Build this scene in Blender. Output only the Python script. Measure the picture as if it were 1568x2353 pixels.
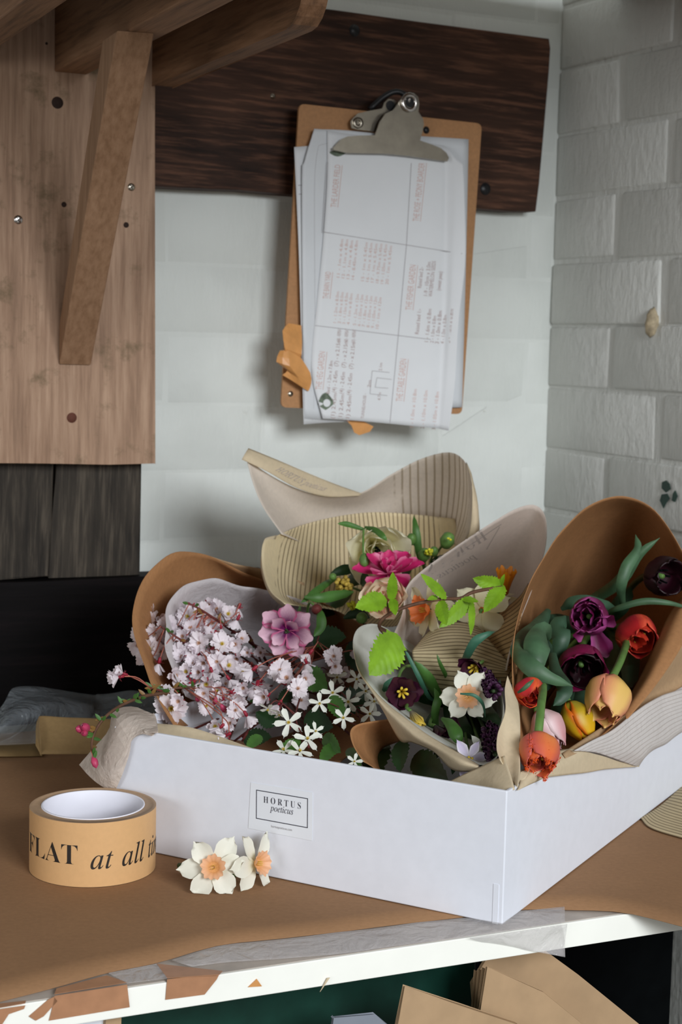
import bpy, bmesh, math, random
from mathutils import Vector, Matrix, Euler
from mathutils.geometry import tessellate_polygon
random.seed(7)
scene = bpy.context.scene
COL = scene.collection
for o in list(bpy.data.objects): bpy.data.objects.remove(o)
R = math.radians
# ------------------------------------------------------------------ camera, world, light, exposure
FPX, CX, CY = 3750.0, 784.0, 1176.5
PITCH, ROLL, CAMH = R(6.04), math.atan(.024), .40
fw = Vector((0, math.cos(PITCH), -math.sin(PITCH))); r0 = Vector((1, 0, 0)); u0 = r0.cross(fw)
rt = r0*math.cos(ROLL) + u0*math.sin(ROLL); up = u0*math.cos(ROLL) - r0*math.sin(ROLL)
CAM = Vector((0, 0, CAMH))
cam_data = bpy.data.cameras.new('camera'); cam = bpy.data.objects.new('camera', cam_data); COL.objects.link(cam)
m3 = Matrix((rt, up, -fw)).transposed()
cam.matrix_world = Matrix.Translation(CAM) @ m3.to_4x4()
cam_data.sensor_fit = 'HORIZONTAL'; cam_data.sensor_width = 36; cam_data.lens = FPX*36/1568
cam_data.shift_x = 0; cam_data.clip_start = .05
cam_data.dof.use_dof = True; cam_data.dof.focus_distance = 1.18; cam_data.dof.aperture_fstop = 22
scene.camera = cam
world = bpy.data.worlds.new('world'); scene.world = world; world.use_nodes = True
world.node_tree.nodes['Background'].inputs[0].default_value = (1.0, .97, .90, 1)
world.node_tree.nodes['Background'].inputs[1].default_value = .30

def area(name, loc, target, sx, sy, power, col):
    l = bpy.data.lights.new(name, 'AREA'); l.shape = 'RECTANGLE'; l.size = sx; l.size_y = sy; l.energy = power; l.color = col
    o = bpy.data.objects.new(name, l); COL.objects.link(o); o.location = loc
    o.rotation_euler = (Vector(target)-Vector(loc)).to_track_quat('-Z', 'Y').to_euler(); return o
area('window_daylight', (1.35, -1.40, 1.20), (0.05, 1.6, .1), 1.15, .85, 86, (.92, .96, 1.0))
area('left_fill_light', (-1.55, -1.1, .42), (0.35, 1.8, .3), 1.0, .6, 13, (.95, .98, 1.0))  # added soft fill from the left, lifts the side wall
scene.view_settings.view_transform = 'Standard'; scene.view_settings.look = 'None'
scene.view_settings.gamma = 1; scene.view_settings.use_curve_mapping = False
scene.view_settings.exposure = 0.0

# ------------------------------------------------------------------ geometry helpers
def ray(x, y): return rt*((x-CX)/FPX) - up*((y-CY)/FPX) + fw
def at(x, y, Y):
    d = ray(x, y); return CAM + d*(Y/d.y)
def atz(x, y, z):
    d = ray(x, y); return CAM + d*((z-CAMH)/d.z)
def onp(x, y, p, n, off=0.0):
    p = p + n*off; d = ray(x, y); return CAM + d*((p-CAM).dot(n)/d.dot(n))

def srgb(r, g, b):
    f = lambda c: ((c/255+.055)/1.055)**2.4 if c/255 > .04045 else c/255/12.92
    return (f(r), f(g), f(b), 1)

def new_mat(name):
    m = bpy.data.materials.new(name); m.use_nodes = True
    nt = m.node_tree; b = nt.nodes['Principled BSDF']; return m, nt, b
def N(nt, t, **k):
    n = nt.nodes.new(t)
    for a, v in k.items(): setattr(n, a, v)
    return n
def coords(nt, scale=(1, 1, 1), rot=(0, 0, 0), uv=False):
    tc = N(nt, 'ShaderNodeTexCoord'); mp = N(nt, 'ShaderNodeMapping')
    mp.inputs['Scale'].default_value = scale; mp.inputs['Rotation'].default_value = rot
    nt.links.new(tc.outputs['UV' if uv else 'Object'], mp.inputs[0]); return mp.outputs[0]
def noise(nt, vec, scale, detail=4, rough=.55, dist=0):
    n = N(nt, 'ShaderNodeTexNoise'); n.inputs['Scale'].default_value = scale; n.inputs['Detail'].default_value = detail
    n.inputs['Roughness'].default_value = rough; n.inputs['Distortion'].default_value = dist
    nt.links.new(vec, n.inputs['Vector']); return n.outputs['Fac']
def ramp(nt, fac, stops):
    r = N(nt, 'ShaderNodeValToRGB'); els = r.color_ramp.elements
    while len(els) < len(stops): els.new(.5)
    for e, (p, c) in zip(els, stops): e.position = p; e.color = c
    nt.links.new(fac, r.inputs[0]); return r.outputs[0]
def mixc(nt, fac, a, b, mode='MIX'):
    m = N(nt, 'ShaderNodeMix', data_type='RGBA', blend_type=mode)
    for s, v in ((0, fac), (6, a), (7, b)):
        if isinstance(v, (int, float)): m.inputs[s].default_value = v
        elif isinstance(v, tuple): m.inputs[s].default_value = v
        else: nt.links.new(v, m.inputs[s])
    return m.outputs[2]
def bump(nt, b, h, strength=.3, dist=.002):
    n = N(nt, 'ShaderNodeBump'); n.inputs['Strength'].default_value = strength; n.inputs['Distance'].default_value = dist
    nt.links.new(h, n.inputs['Height']); nt.links.new(n.outputs[0], b.inputs['Normal'])
def translucent(nt, b, col, fac):
    out = nt.nodes['Material Output']; t = N(nt, 'ShaderNodeBsdfTranslucent'); mx = N(nt, 'ShaderNodeMixShader')
    mx.inputs[0].default_value = fac
    if isinstance(col, tuple): t.inputs[0].default_value = col
    else: nt.links.new(col, t.inputs[0])
    nt.links.new(b.outputs[0], mx.inputs[1]); nt.links.new(t.outputs[0], mx.inputs[2]); nt.links.new(mx.outputs[0], out.inputs[0])

def plain(name, c, rough=.6, var=.12, scale=60, metal=0, bmp=0, tr=0, spec=.4, bdist=.001, bscale=None):
    m, nt, b = new_mat(name); v = coords(nt)
    f = noise(nt, v, scale)
    dark = tuple(x*(1-var*2) for x in c[:3])+(1,); lite = tuple(min(1, x*(1+var*2)) for x in c[:3])+(1,)
    col = ramp(nt, f, [(.3, dark), (.7, lite)]); nt.links.new(col, b.inputs['Base Color'])
    b.inputs['Roughness'].default_value = rough; b.inputs['Metallic'].default_value = metal
    b.inputs['Specular IOR Level'].default_value = spec
    if bmp: bump(nt, b, noise(nt, v, bscale or scale*2), bmp, bdist)
    if tr: translucent(nt, b, col, tr)
    return m

def wood(name, c0, c1, c2, axis, rough=.7, grain=1.0, fine=140, bmp=.25, blot=None):
    """axis: direction of the grain in world coordinates"""
    m, nt, b = new_mat(name)
    a = Vector(axis).normalized(); e = a.to_track_quat('X', 'Z').to_matrix()
    tc = N(nt, 'ShaderNodeTexCoord'); comps = []
    for k in range(3):
        d = N(nt, 'ShaderNodeVectorMath', operation='DOT_PRODUCT'); d.inputs[1].default_value = e.col[k]
        nt.links.new(tc.outputs['Object'], d.inputs[0]); comps.append(d.outputs['Value'])
    cb = N(nt, 'ShaderNodeCombineXYZ')
    for k in range(3): nt.links.new(comps[k], cb.inputs[k])
    mp = N(nt, 'ShaderNodeMapping'); mp.inputs['Scale'].default_value = (.06, 1, 1); nt.links.new(cb.outputs[0], mp.inputs[0])
    mp2 = N(nt, 'ShaderNodeMapping'); mp2.inputs['Scale'].default_value = (.35, 1, 1); nt.links.new(cb.outputs[0], mp2.inputs[0])
    f1 = noise(nt, mp.outputs[0], fine*grain, 6, .65); f2 = noise(nt, mp2.outputs[0], 14*grain, 3, .5, .6)
    col = ramp(nt, f1, [(.36, c0), (.5, c1), (.66, c2)])
    col2 = ramp(nt, f2, [(.3, c0), (.6, c2)])
    out = mixc(nt, .32, col, col2)
    if blot:
        f3 = noise(nt, tc.outputs['Object'], 22, 5, .7); mk = ramp(nt, f3, [(.55, (0, 0, 0, 1)), (.72, (1, 1, 1, 1))])
        out = mixc(nt, mk, out, blot)
    nt.links.new(out, b.inputs['Base Color']); b.inputs['Roughness'].default_value = rough
    b.inputs['Specular IOR Level'].default_value = .3
    bump(nt, b, f1, bmp, .0015); return m

def paper(name, c, tr=.15, rough=.75, stripe=None, swirl=False, fibre=.06, crumple=0, sscale=34, band=None, along='X', thin=.3, dist=2.2):
    m, nt, b = new_mat(name)
    v = coords(nt); f = noise(nt, v, 260, 3); g = noise(nt, v, 14, 3)
    d = tuple(x*(1-fibre*2) for x in c[:3])+(1,); l = tuple(min(1, x*(1+fibre*2)) for x in c[:3])+(1,)
    col = ramp(nt, f, [(.3, d), (.7, l)]); col = mixc(nt, .35, col, ramp(nt, g, [(.35, d), (.65, l)]))
    if stripe:
        uv = coords(nt, uv=True)
        w = N(nt, 'ShaderNodeTexWave', wave_type='RINGS' if swirl else 'BANDS', bands_direction=along)
        w.inputs['Scale'].default_value = sscale; w.inputs['Distortion'].default_value = dist
        w.inputs['Detail'].default_value = 1.5; w.inputs['Detail Scale'].default_value = .25
        mp = N(nt, 'ShaderNodeMapping'); mp.inputs['Scale'].default_value = (1, .18, 1) if along == 'X' else (.25, 1, 1)
        nt.links.new(uv, mp.inputs[0]); nt.links.new(mp.outputs[0], w.inputs['Vector'])
        lines = ramp(nt, w.outputs['Fac'], [(.0, (.85, .85, .85, 1)), (thin*.3, (.85, .85, .85, 1)), (thin, (0, 0, 0, 1))])
        if band:   # stripes printed only between two v bounds
            sx = N(nt, 'ShaderNodeSeparateXYZ'); nt.links.new(uv, sx.inputs[0])
            nz = noise(nt, uv, 9, 2); ad = N(nt, 'ShaderNodeMath', operation='MULTIPLY_ADD'); ad.inputs[1].default_value = .12
            nt.links.new(nz, ad.inputs[0]); nt.links.new(sx.outputs[0], ad.inputs[2])
            mk = ramp(nt, ad.outputs[0], [(band[0], (0, 0, 0, 1)), (band[0]+.03, (1, 1, 1, 1)), (band[1], (1, 1, 1, 1)), (min(1, band[1]+.03), (0, 0, 0, 1))])
            lines = mixc(nt, 1.0, lines, mk, 'MULTIPLY')
        col = mixc(nt, lines, col, stripe)
    nt.links.new(col, b.inputs['Base Color']); b.inputs['Roughness'].default_value = rough
    b.inputs['Specular IOR Level'].default_value = .25
    if crumple: bump(nt, b, noise(nt, v, 38, 5, .6, .8), crumple, .006)
    else: bump(nt, b, f, .12, .0004)
    if tr: translucent(nt, b, col, tr)
    return m

# objects ---------------------------------------------------------------
def tag(o, label=None, cat=None, group=None, kind=None):
    if label: o['label'] = label
    if cat: o['category'] = cat
    if group: o['group'] = group
    if kind: o['kind'] = kind
    return o
def root(name, loc, label, cat, group=None, kind=None):
    o = bpy.data.objects.new(name, None); COL.objects.link(o); o.location = loc; o.empty_display_size = .01
    return tag(o, label, cat, group, kind)
def origin_of(p):
    v = Vector((0, 0, 0))
    while p is not None: v = v + Vector(p.location); p = p.parent
    return v
def mesh(name, V, Fc, mat, parent=None, smooth=True, uv=None, bevel=0, solid=0, fm=None, sub=0, offset=0):
    """one mesh object; V are WORLD points; the object sits at the parent's (unrotated) origin"""
    og = origin_of(parent)
    if parent is None:
        og = sum((Vector(v) for v in V), Vector())/len(V); og.z = min(v[2] for v in V)
    me = bpy.data.meshes.new(name); me.from_pydata([tuple(Vector(v)-og) for v in V], [], Fc)
    for mm in (mat if isinstance(mat, (list, tuple)) else [mat]): me.materials.append(mm)
    if fm:
        for p, k in zip(me.polygons, fm): p.material_index = k
    if uv:
        l = me.uv_layers.new(name='uv')
        for p in me.polygons:
            for li in p.loop_indices: l.data[li].uv = uv[me.loops[li].vertex_index]
    me.validate(); me.update()
    if smooth: me.polygons.foreach_set('use_smooth', [True]*len(me.polygons))
    o = bpy.data.objects.new(name, me); COL.objects.link(o)
    if parent is None: o.location = og
    else: o.parent = parent
    if solid:
        s = o.modifiers.new('s', 'SOLIDIFY'); s.thickness = solid; s.offset = offset
    if bevel:
        b = o.modifiers.new('b', 'BEVEL'); b.width = bevel; b.segments = 2; b.limit_method = 'ANGLE'; b.angle_limit = R(35)
    if sub:
        s = o.modifiers.new('u', 'SUBSURF'); s.levels = s.render_levels = sub
    return o
def box8(P):  # 8 points: bottom ring 0-3, top ring 4-7
    return [Vector(p) for p in P], [(3, 2, 1, 0), (4, 5, 6, 7), (0, 1, 5, 4), (1, 2, 6, 5), (2, 3, 7, 6), (3, 0, 4, 7)]
def boxv(o, a, b, c):
    o, a, b, c = Vector(o), Vector(a), Vector(b), Vector(c)
    return box8([o, o+a, o+a+b, o+b, o+c, o+a+c, o+a+b+c, o+b+c])
def merge(*parts):
    V, Fc = [], []
    for v, f in parts:
        n = len(V); V += [Vector(p) for p in v]; Fc += [tuple(i+n for i in q) for q in f]
    return V, Fc
def prism(poly, n, t):
    """poly: 3D outline (planar), extruded by n*t"""
    n = Vector(n)*t; k = len(poly); V = [Vector(p) for p in poly]+[Vector(p)+n for p in poly]
    F_ = [tuple(q) for q in tessellate_polygon([[Vector(p) for p in poly]])]
    return V, F_ + [tuple(i+k for i in reversed(q)) for q in F_] + [(i, (i+1) % k, (i+1) % k+k, i+k) for i in range(k)]
def cr(pts, n, closed=False):
    """Catmull-Rom through points -> n samples"""
    pts = [Vector(p) for p in pts]; m = len(pts)
    if m == 2: return [pts[0].lerp(pts[1], i/(n-1)) for i in range(n)]
    out = []
    for i in range(n):
        t = i/(n if closed else n-1)*(m if closed else m-1); k = int(math.floor(t))
        if not closed: k = min(k, m-2)
        f = t-k
        g = (lambda j: pts[j % m]) if closed else (lambda j: pts[min(max(j, 0), m-1)])
        a, b, c, d = g(k-1), g(k), g(k+1), g(k+2)
        if not closed and k-1 < 0: a = b*2-c
        if not closed and k+2 > m-1: d = c*2-b
        out.append(.5*((2*b)+(c-a)*f+(2*a-5*b+4*c-d)*f*f+(3*b-a-3*c+d)*f**3))
    return out
def tube(pts, r, seg=7, n=None, r2=None):
    P = cr(pts, n) if n else [Vector(p) for p in pts]; k = len(P); V, F_ = [], []
    ref = Vector((0, 0, 1))
    for i, p in enumerate(P):
        d = (P[min(i+1, k-1)]-P[max(i-1, 0)]).normalized()
        a = d.cross(ref if abs(d.dot(ref)) < .95 else Vector((1, 0, 0))).normalized(); b = d.cross(a)
        rr = r if r2 is None else r+(r2-r)*i/(k-1)
        for s in range(seg):
            t = 2*math.pi*s/seg; V.append(p+(a*math.cos(t)+b*math.sin(t))*rr)
    for i in range(k-1):
        for s in range(seg): F_.append((i*seg+s, i*seg+(s+1) % seg, (i+1)*seg+(s+1) % seg, (i+1)*seg+s))
    F_.append(tuple(range(seg-1, -1, -1))); F_.append(tuple((k-1)*seg+s for s in range(seg)))
    return V, F_
def grid_faces(nu, nv, closed=False):
    return [(i*nu+j, i*nu+(j+1) % nu, (i+1)*nu+(j+1) % nu, (i+1)*nu+j) for i in range(nv-1) for j in range(nu if closed else nu-1)]
def lathe(prof, c, seg=40, axis=(0, 0, 1)):
    q = Vector(axis).to_track_quat('Z', 'Y').to_matrix(); V, F_ = [], []
    for r, z in prof:
        for s in range(seg):
            t = 2*math.pi*s/seg; V.append(Vector(c)+q@Vector((r*math.cos(t), r*math.sin(t), z)))
    return V, [(i*seg+s, i*seg+(s+1) % seg, (i+1)*seg+(s+1) % seg, (i+1)*seg+s) for i in range(len(prof)-1) for s in range(seg)]

class Surf:
    """smooth sheet through rows of control points (rows may be given as (px,py,Y) triples or Vectors)"""
    def __init__(self, rows, nu=40, nv=26, raw=False, wob=0, seed=0):
        rows = [[Vector(p) if raw else at(*p) for p in r] for r in rows]
        L = [cr(r, nu) for r in rows]
        colz = [cr([l[i] for l in L], nv) for i in range(nu)]
        self.nu, self.nv = nu, nv
        self.P = [[colz[i][k] for i in range(nu)] for k in range(nv)]
        if wob:
            from mathutils import noise as mn
            for r in self.P:
                for i, p in enumerate(r): r[i] = p+mn.noise_vector(p*28+Vector((seed, 0, 0)))*wob
    def V(self): return [p for r in self.P for p in r]
    def F(self): return grid_faces(self.nu, self.nv)
    def uv(self): return [(i/(self.nu-1), k/(self.nv-1)) for k in range(self.nv) for i in range(self.nu)]
    def at(self, u, v):
        a = min(max(u, 0), .9999)*(self.nu-1); b = min(max(v, 0), .9999)*(self.nv-1); i, k = int(a), int(b); f, g = a-i, b-k; P = self.P
        return (P[k][i]*(1-f)+P[k][i+1]*f)*(1-g)+(P[k+1][i]*(1-f)+P[k+1][i+1]*f)*g
    def obj(self, name, mat, parent, solid=.0005, smooth=True):
        return mesh(name, self.V(), self.F(), mat, parent, uv=self.uv(), solid=solid, smooth=smooth)

def cone(rim, apex, ra=.012, nu=70, nv=16, bulge=.02, wob=0, seed=0, fr=(0, .25, .55, .9, 1)):
    """paper cone from an open rim curve to a small neck round the apex"""
    rim = [Vector(p) if isinstance(p, Vector) else at(*p) for p in rim]; ap = apex if isinstance(apex, Vector) else at(*apex)
    c = sum(rim, Vector())/len(rim); ax = (ap-c).normalized(); rows = []
    for f in fr:
        row = []
        for p in rim:
            d = p-c; d = (d-ax*d.dot(ax)).normalized(); e = ap+d*(ra if f < 1 else .001)
            row.append(p.lerp(e, f)+d*bulge*math.sin(math.pi*min(1, f*1.1)))
        rows.append(row)
    return Surf(rows, nu, nv, raw=True, wob=wob, seed=seed)

# lettering: glyph outlines turned into flat mesh and mapped by a function (x, y) -> world point
def mathy(s, style):
    o = ''
    for ch in s:
        if style == 'b':
            o += chr(0x1D400+ord(ch)-65) if 'A' <= ch <= 'Z' else chr(0x1D41A+ord(ch)-97) if 'a' <= ch <= 'z' else ch
        elif style == 'i':
            o += '\u210e' if ch == 'h' else chr(0x1D434+ord(ch)-65) if 'A' <= ch <= 'Z' else chr(0x1D44E+ord(ch)-97) if 'a' <= ch <= 'z' else ch
        else: o += ch
    return o
def glyphs(s, style='', space=1.0, off=0, res=3):
    c = bpy.data.curves.new('t', 'FONT'); c.body = mathy(s, style); c.space_character = space; c.resolution_u = res; c.offset = (-.011 if style == 'b' else 0)+off
    o = bpy.data.objects.new('t', c); COL.objects.link(o)
    dg = bpy.context.evaluated_depsgraph_get(); e = o.evaluated_get(dg); m = e.to_mesh()
    V = [(v.co.x, v.co.y) for v in m.vertices]; F_ = [tuple(p.vertices) for p in m.polygons]; e.to_mesh_clear()
    bpy.data.objects.remove(o); bpy.data.curves.remove(c)
    if not V: return [], [], 1
    x0 = min(v[0] for v in V); w = max(v[0] for v in V)-x0
    return [(x-x0, y) for x, y in V], F_, w
def print_text(items, fmap, mat, parent, name='lettering'):
    """items: (text, style, x, y, height, width or None, angle)"""
    V, F_ = [], []
    for s, st, x, y, h, wd, ang in items:
        g, f, w = glyphs(s, st); k = h/.70; kx = k if wd is None else wd/w; n = len(V); ca, sa = math.cos(ang), math.sin(ang)
        for a, b in g:
            a *= kx; b *= k; V.append(fmap(x+a*ca-b*sa, y+a*sa+b*ca))
        F_ += [tuple(i+n for i in q) for q in f]
    return mesh(name, V, F_, mat, parent, smooth=False)

# ------------------------------------------------------------------ materials
M = {}
def wallpaint(name, c, b1, b2):
    m, nt, b = new_mat(name); v = coords(nt)
    f = noise(nt, v, 9, 4); col = ramp(nt, f, [(.35, tuple(x*.93 for x in c[:3])+(1,)), (.6, c)])
    s = noise(nt, v, 34, 5, .75); mk = ramp(nt, s, [(.70, (0, 0, 0, 1)), (.80, (.6, .6, .6, 1))])
    col = mixc(nt, mk, col, srgb(150, 143, 125))
    nt.links.new(col, b.inputs['Base Color']); b.inputs['Roughness'].default_value = .55; b.inputs['Specular IOR Level'].default_value = .35
    st = coords(nt, (1, 1, .35)); h = noise(nt, st, 130, 4, .6); h2 = noise(nt, v, 40, 4, .6)
    hh = mixc(nt, .5, h, h2); bump(nt, b, hh, b1, b2); return m
M['wall_b'] = wallpaint('painted_wall', srgb(220, 224, 219), .5, .003)
M['wall_r'] = wallpaint('painted_brick', srgb(210, 211, 206), .8, .005)
M['pine'] = wood('pale_pine', srgb(126, 98, 78), srgb(155, 124, 101), srgb(178, 148, 124), (0, 0, 1), fine=170, blot=srgb(110, 92, 68))
M['pine_j'] = wood('rafter_pine', srgb(90, 64, 44), srgb(130, 94, 66), srgb(148, 112, 84), (.415, -.91, 0), fine=170)
M['pine_s'] = wood('brace_pine', srgb(128, 96, 70), srgb(147, 113, 86), srgb(162, 128, 100), (.09, -.21, 1), fine=170)
M['dark_beam'] = wood('dark_beam', srgb(14, 8, 6), srgb(42, 26, 19), srgb(108, 74, 56), (.905, .43, -.02), fine=170, rough=.6, bmp=.7)
M['grey_post'] = wood('weathered_wood', srgb(20, 18, 16), srgb(44, 39, 34), srgb(84, 76, 66), (0.03, 0, 1), fine=230, rough=.8, bmp=.7)
M['black_beam'] = wood('black_stained_wood', srgb(5, 5, 5), srgb(10, 9, 10), srgb(22, 17, 18), (.91, .415, 0), fine=90, rough=.6)
for _k, _v in (('black_beam', .08), ('dark_beam', .2)): M[_k].node_tree.nodes['Principled BSDF'].inputs['Specular IOR Level'].default_value = _v
M['kraft'] = paper('kraft_paper', srgb(158, 120, 86), .12, fibre=.05)
M['kraft_w'] = paper('kraft_wrap', srgb(184, 134, 90), .22, fibre=.06, rough=.6)
M['kraft_sheet'] = paper('kraft_sheet', srgb(190, 158, 122), .1, fibre=.05)
M['kraft_olive'] = paper('kraft_fold', srgb(150, 124, 84), .1, fibre=.05)
M['cream'] = paper('cream_paper', srgb(222, 205, 174), .22, fibre=.03, crumple=.12)
M['pale'] = paper('pale_wrap', srgb(236, 224, 214), .4, fibre=.03)
M['pale_ring'] = paper('pale_wrap_ringed', srgb(238, 228, 216), .4, stripe=srgb(190, 174, 150), fibre=.03, sscale=11, band=(.62, .97), thin=.2, dist=5)
M['striped'] = paper('striped_wrap', srgb(216, 198, 160), .25, stripe=srgb(104, 84, 58), fibre=.03, sscale=6, along='Y', thin=.22, dist=3)
M['striped_b'] = paper('striped_wrap_left_plain', srgb(238, 222, 184), .3, stripe=srgb(138, 116, 86), fibre=.03, sscale=14, band=(.13, .97), thin=.22, dist=4)
M['striped_g'] = paper('golden_striped_wrap', srgb(205, 170, 120), .25, stripe=srgb(108, 78, 46), fibre=.04, sscale=5, along='Y', thin=.25)
M['tissue'] = paper('white_tissue', srgb(228, 222, 224), .35, crumple=.5, fibre=.02)
M['tissue_l'] = paper('lined_tissue', srgb(230, 225, 222), .3, stripe=srgb(196, 186, 180), crumple=.35, fibre=.02, sscale=5, thin=.12, dist=4, along='Y')
M['tissue_c'] = paper('creased_tissue', srgb(226, 214, 203), .4, crumple=.7, fibre=.03)
M['whitecup'] = paper('white_wrap', srgb(238, 239, 232), .4, fibre=.02)
M['box'] = plain('white_card', srgb(226, 229, 238), .65, .01, 90, bmp=.05, bdist=.0003)
M['label'] = plain('label_paper', srgb(229, 233, 240), .5, .005)
M['ink'] = plain('black_ink', srgb(62, 62, 72), .6, 0)
M['inkblack'] = plain('tape_ink', srgb(40, 34, 30), .5, 0)
M['inkred'] = plain('red_pen', srgb(204, 172, 164), .7, 0)
M['inkgrey'] = plain('pencil', srgb(160, 156, 158), .7, 0)
M['inkdark'] = plain('dark_pen', srgb(165, 140, 136), .7, 0)
M['inkpale'] = plain('showthrough_ink', srgb(176, 164, 156), .7, 0)
M['sheet'] = plain('white_sheet', srgb(226, 228, 230), .6, .01, 20, tr=.1)
M['sheet_o'] = plain('worn_white_sheet', srgb(218, 221, 224), .6, .02, 12, tr=.1)
M['mould'] = plain('green_stain', srgb(96, 108, 92), .7, .25, 220)
M['hardboard'] = plain('hardboard', srgb(170, 124, 82), .6, .05, 300)
M['chrome'] = plain('worn_nickel', srgb(170, 162, 148), .28, .06, 60, metal=1, bmp=.1)
M['steel'] = plain('bright_steel', srgb(205, 200, 196), .2, .03, 60, metal=1)
M['blackmetal'] = plain('black_metal', srgb(22, 22, 24), .4, 0)
M['tape_kraft'] = paper('paper_tape', srgb(212, 168, 118), 0, rough=.5, fibre=.02)
M['tape_side'] = plain('tape_layers', srgb(176, 146, 116), .6, .03, 300)
M['core'] = plain('white_core', srgb(236, 236, 246), .6, .01)
M['tapebrown'] = plain('brown_tape', srgb(170, 124, 92), .35, .05, 80, bmp=.2, bscale=60)
M['tapeorange'] = plain('orange_tape', srgb(222, 160, 96), .35, .06, 60, bmp=.4, bscale=90, tr=.15)
M['benchwhite'] = plain('white_painted_edge', srgb(244, 244, 236), .5, .01, 30, bmp=.15, bscale=40)
M['benchtop'] = plain('worn_white_top', srgb(186, 176, 166), .5, .1, 26, bmp=.1)
M['green'] = plain('dark_green_paint', srgb(14, 52, 42), .4, .12, 30)
M['blackpaint'] = plain('black_gloss', srgb(6, 8, 9), .8, .1, spec=.05)
M['greycard'] = plain('grey_card', srgb(128, 134, 144), .7, .02)
M['cardboard'] = plain('brown_cardboard', srgb(176, 146, 112), .7, .04, 40)
M['floor'] = plain('concrete', srgb(60, 58, 54), .9, .1, 12)
M['petalw'] = plain('cherry_petal', srgb(246, 238, 243), .55, .03, 300, tr=.3)
M['petalp'] = plain('cherry_petal_pink', srgb(238, 214, 226), .55, .05, 300, tr=.3)
M['crimson'] = plain('calyx', srgb(140, 28, 48), .5, .1)
M['pinkbud'] = plain('pink_bud', srgb(176, 56, 92), .45, .15, 200)
M['stamen'] = plain('stamen_yellow', srgb(205, 178, 60), .6, .1)
M['stamen_p'] = plain('blossom_eye', srgb(196, 150, 120), .6, .1)
M['starw'] = plain('star_petal', srgb(240, 243, 232), .55, .02, 200, tr=.25)
M['twig'] = plain('brown_twig', srgb(92, 62, 44), .7, .15, 120)
M['twigred'] = plain('red_twig', srgb(96, 40, 36), .6, .15, 120)
M['stemred'] = plain('red_flower_stalk', srgb(172, 100, 84), .6, .1)
M['stem'] = plain('green_stem', srgb(92, 128, 62), .5, .1, 90, spec=.4)
M['stemdark'] = plain('dark_stem', srgb(52, 74, 42), .5, .1, 90)
def leafmat(name, c, tr=.25, rough=.45, var=.12):
    m, nt, b = new_mat(name); uv = coords(nt, uv=True); v = coords(nt)
    f = noise(nt, v, 60, 3); d = tuple(x*(1-var*2) for x in c[:3])+(1,); l = tuple(min(1, x*(1+var*2)) for x in c[:3])+(1,)
    col = ramp(nt, f, [(.3, d), (.7, l)]); nt.links.new(col, b.inputs['Base Color'])
    b.inputs['Roughness'].default_value = rough; bump(nt, b, noise(nt, coords(nt, (.3, 1, 1), uv=True), 60, 3), .15, .0006)
    translucent(nt, b, col, tr); return m
M['leaf_lime'] = leafmat('lime_leaf', srgb(136, 182, 42), .35)
M['leaf_mid'] = leafmat('green_leaf', srgb(74, 118, 52), .25)
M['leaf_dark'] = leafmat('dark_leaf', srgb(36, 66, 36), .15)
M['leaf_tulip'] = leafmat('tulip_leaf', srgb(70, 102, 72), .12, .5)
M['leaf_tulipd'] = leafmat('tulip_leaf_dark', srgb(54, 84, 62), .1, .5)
M['leaf_bronze'] = leafmat('bronze_leaf', srgb(140, 104, 52), .2)
M['leaf_blue'] = leafmat('blue_green_leaf', srgb(62, 110, 88), .15)

def petalmat(name, base, tip, edge=None, tr=.2, rough=.45, lo=.1, hi=.8, e0=.55, e1=.95):
    """colour runs along the petal (uv.x: base 0 to tip 1), second colour to the sides (uv.y .5 = midrib)"""
    m, nt, b = new_mat(name); uv = coords(nt, uv=True); sx = N(nt, 'ShaderNodeSeparateXYZ'); nt.links.new(uv, sx.inputs[0])
    nz = noise(nt, coords(nt, (3, 26, 1), uv=True), 2.5, 3); ma = N(nt, 'ShaderNodeMath', operation='MULTIPLY_ADD')
    ma.inputs[1].default_value = .35; nt.links.new(nz, ma.inputs[0]); 
    sb = N(nt, 'ShaderNodeMath', operation='SUBTRACT'); sb.inputs[1].default_value = .17; nt.links.new(sx.outputs[0], sb.inputs[0]); nt.links.new(sb.outputs[0], ma.inputs[2])
    col = ramp(nt, ma.outputs[0], [(lo, base), (hi, tip)])
    if edge:
        s = N(nt, 'ShaderNodeMath', operation='SUBTRACT'); s.inputs[1].default_value = .5; nt.links.new(sx.outputs[1], s.inputs[0])
        a = N(nt, 'ShaderNodeMath', operation='ABSOLUTE'); nt.links.new(s.outputs[0], a.inputs[0])
        ad = N(nt, 'ShaderNodeMath', operation='MULTIPLY_ADD'); ad.inputs[1].default_value = 2.0; nt.links.new(a.outputs[0], ad.inputs[0])
        n2 = N(nt, 'ShaderNodeMath', operation='MULTIPLY'); n2.inputs[1].default_value = .25; nt.links.new(nz, n2.inputs[0]); nt.links.new(n2.outputs[0], ad.inputs[2])
        col = mixc(nt, ramp(nt, ad.outputs[0], [(e0, (0, 0, 0, 1)), (e1, (1, 1, 1, 1))]), col, edge)
    nt.links.new(col, b.inputs['Base Color']); b.inputs['Roughness'].default_value = rough
    bump(nt, b, noise(nt, coords(nt, (1, 14, 1), uv=True), 5, 3), .2, .0006)
    translucent(nt, b, col, tr); return m
M['t_peach'] = petalmat('peach_tulip_petal', srgb(236, 196, 98), srgb(242, 200, 120), srgb(232, 150, 116), e0=.35, e1=1.0)
M['t_yellow'] = petalmat('yellow_tulip_petal', srgb(178, 160, 44), srgb(242, 190, 30), srgb(236, 120, 30), e0=.75, e1=1.15)
M['t_pink'] = petalmat('pink_tulip_petal', srgb(232, 200, 200), srgb(226, 166, 170), srgb(240, 214, 216), e0=.5, e1=1.0)
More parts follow.
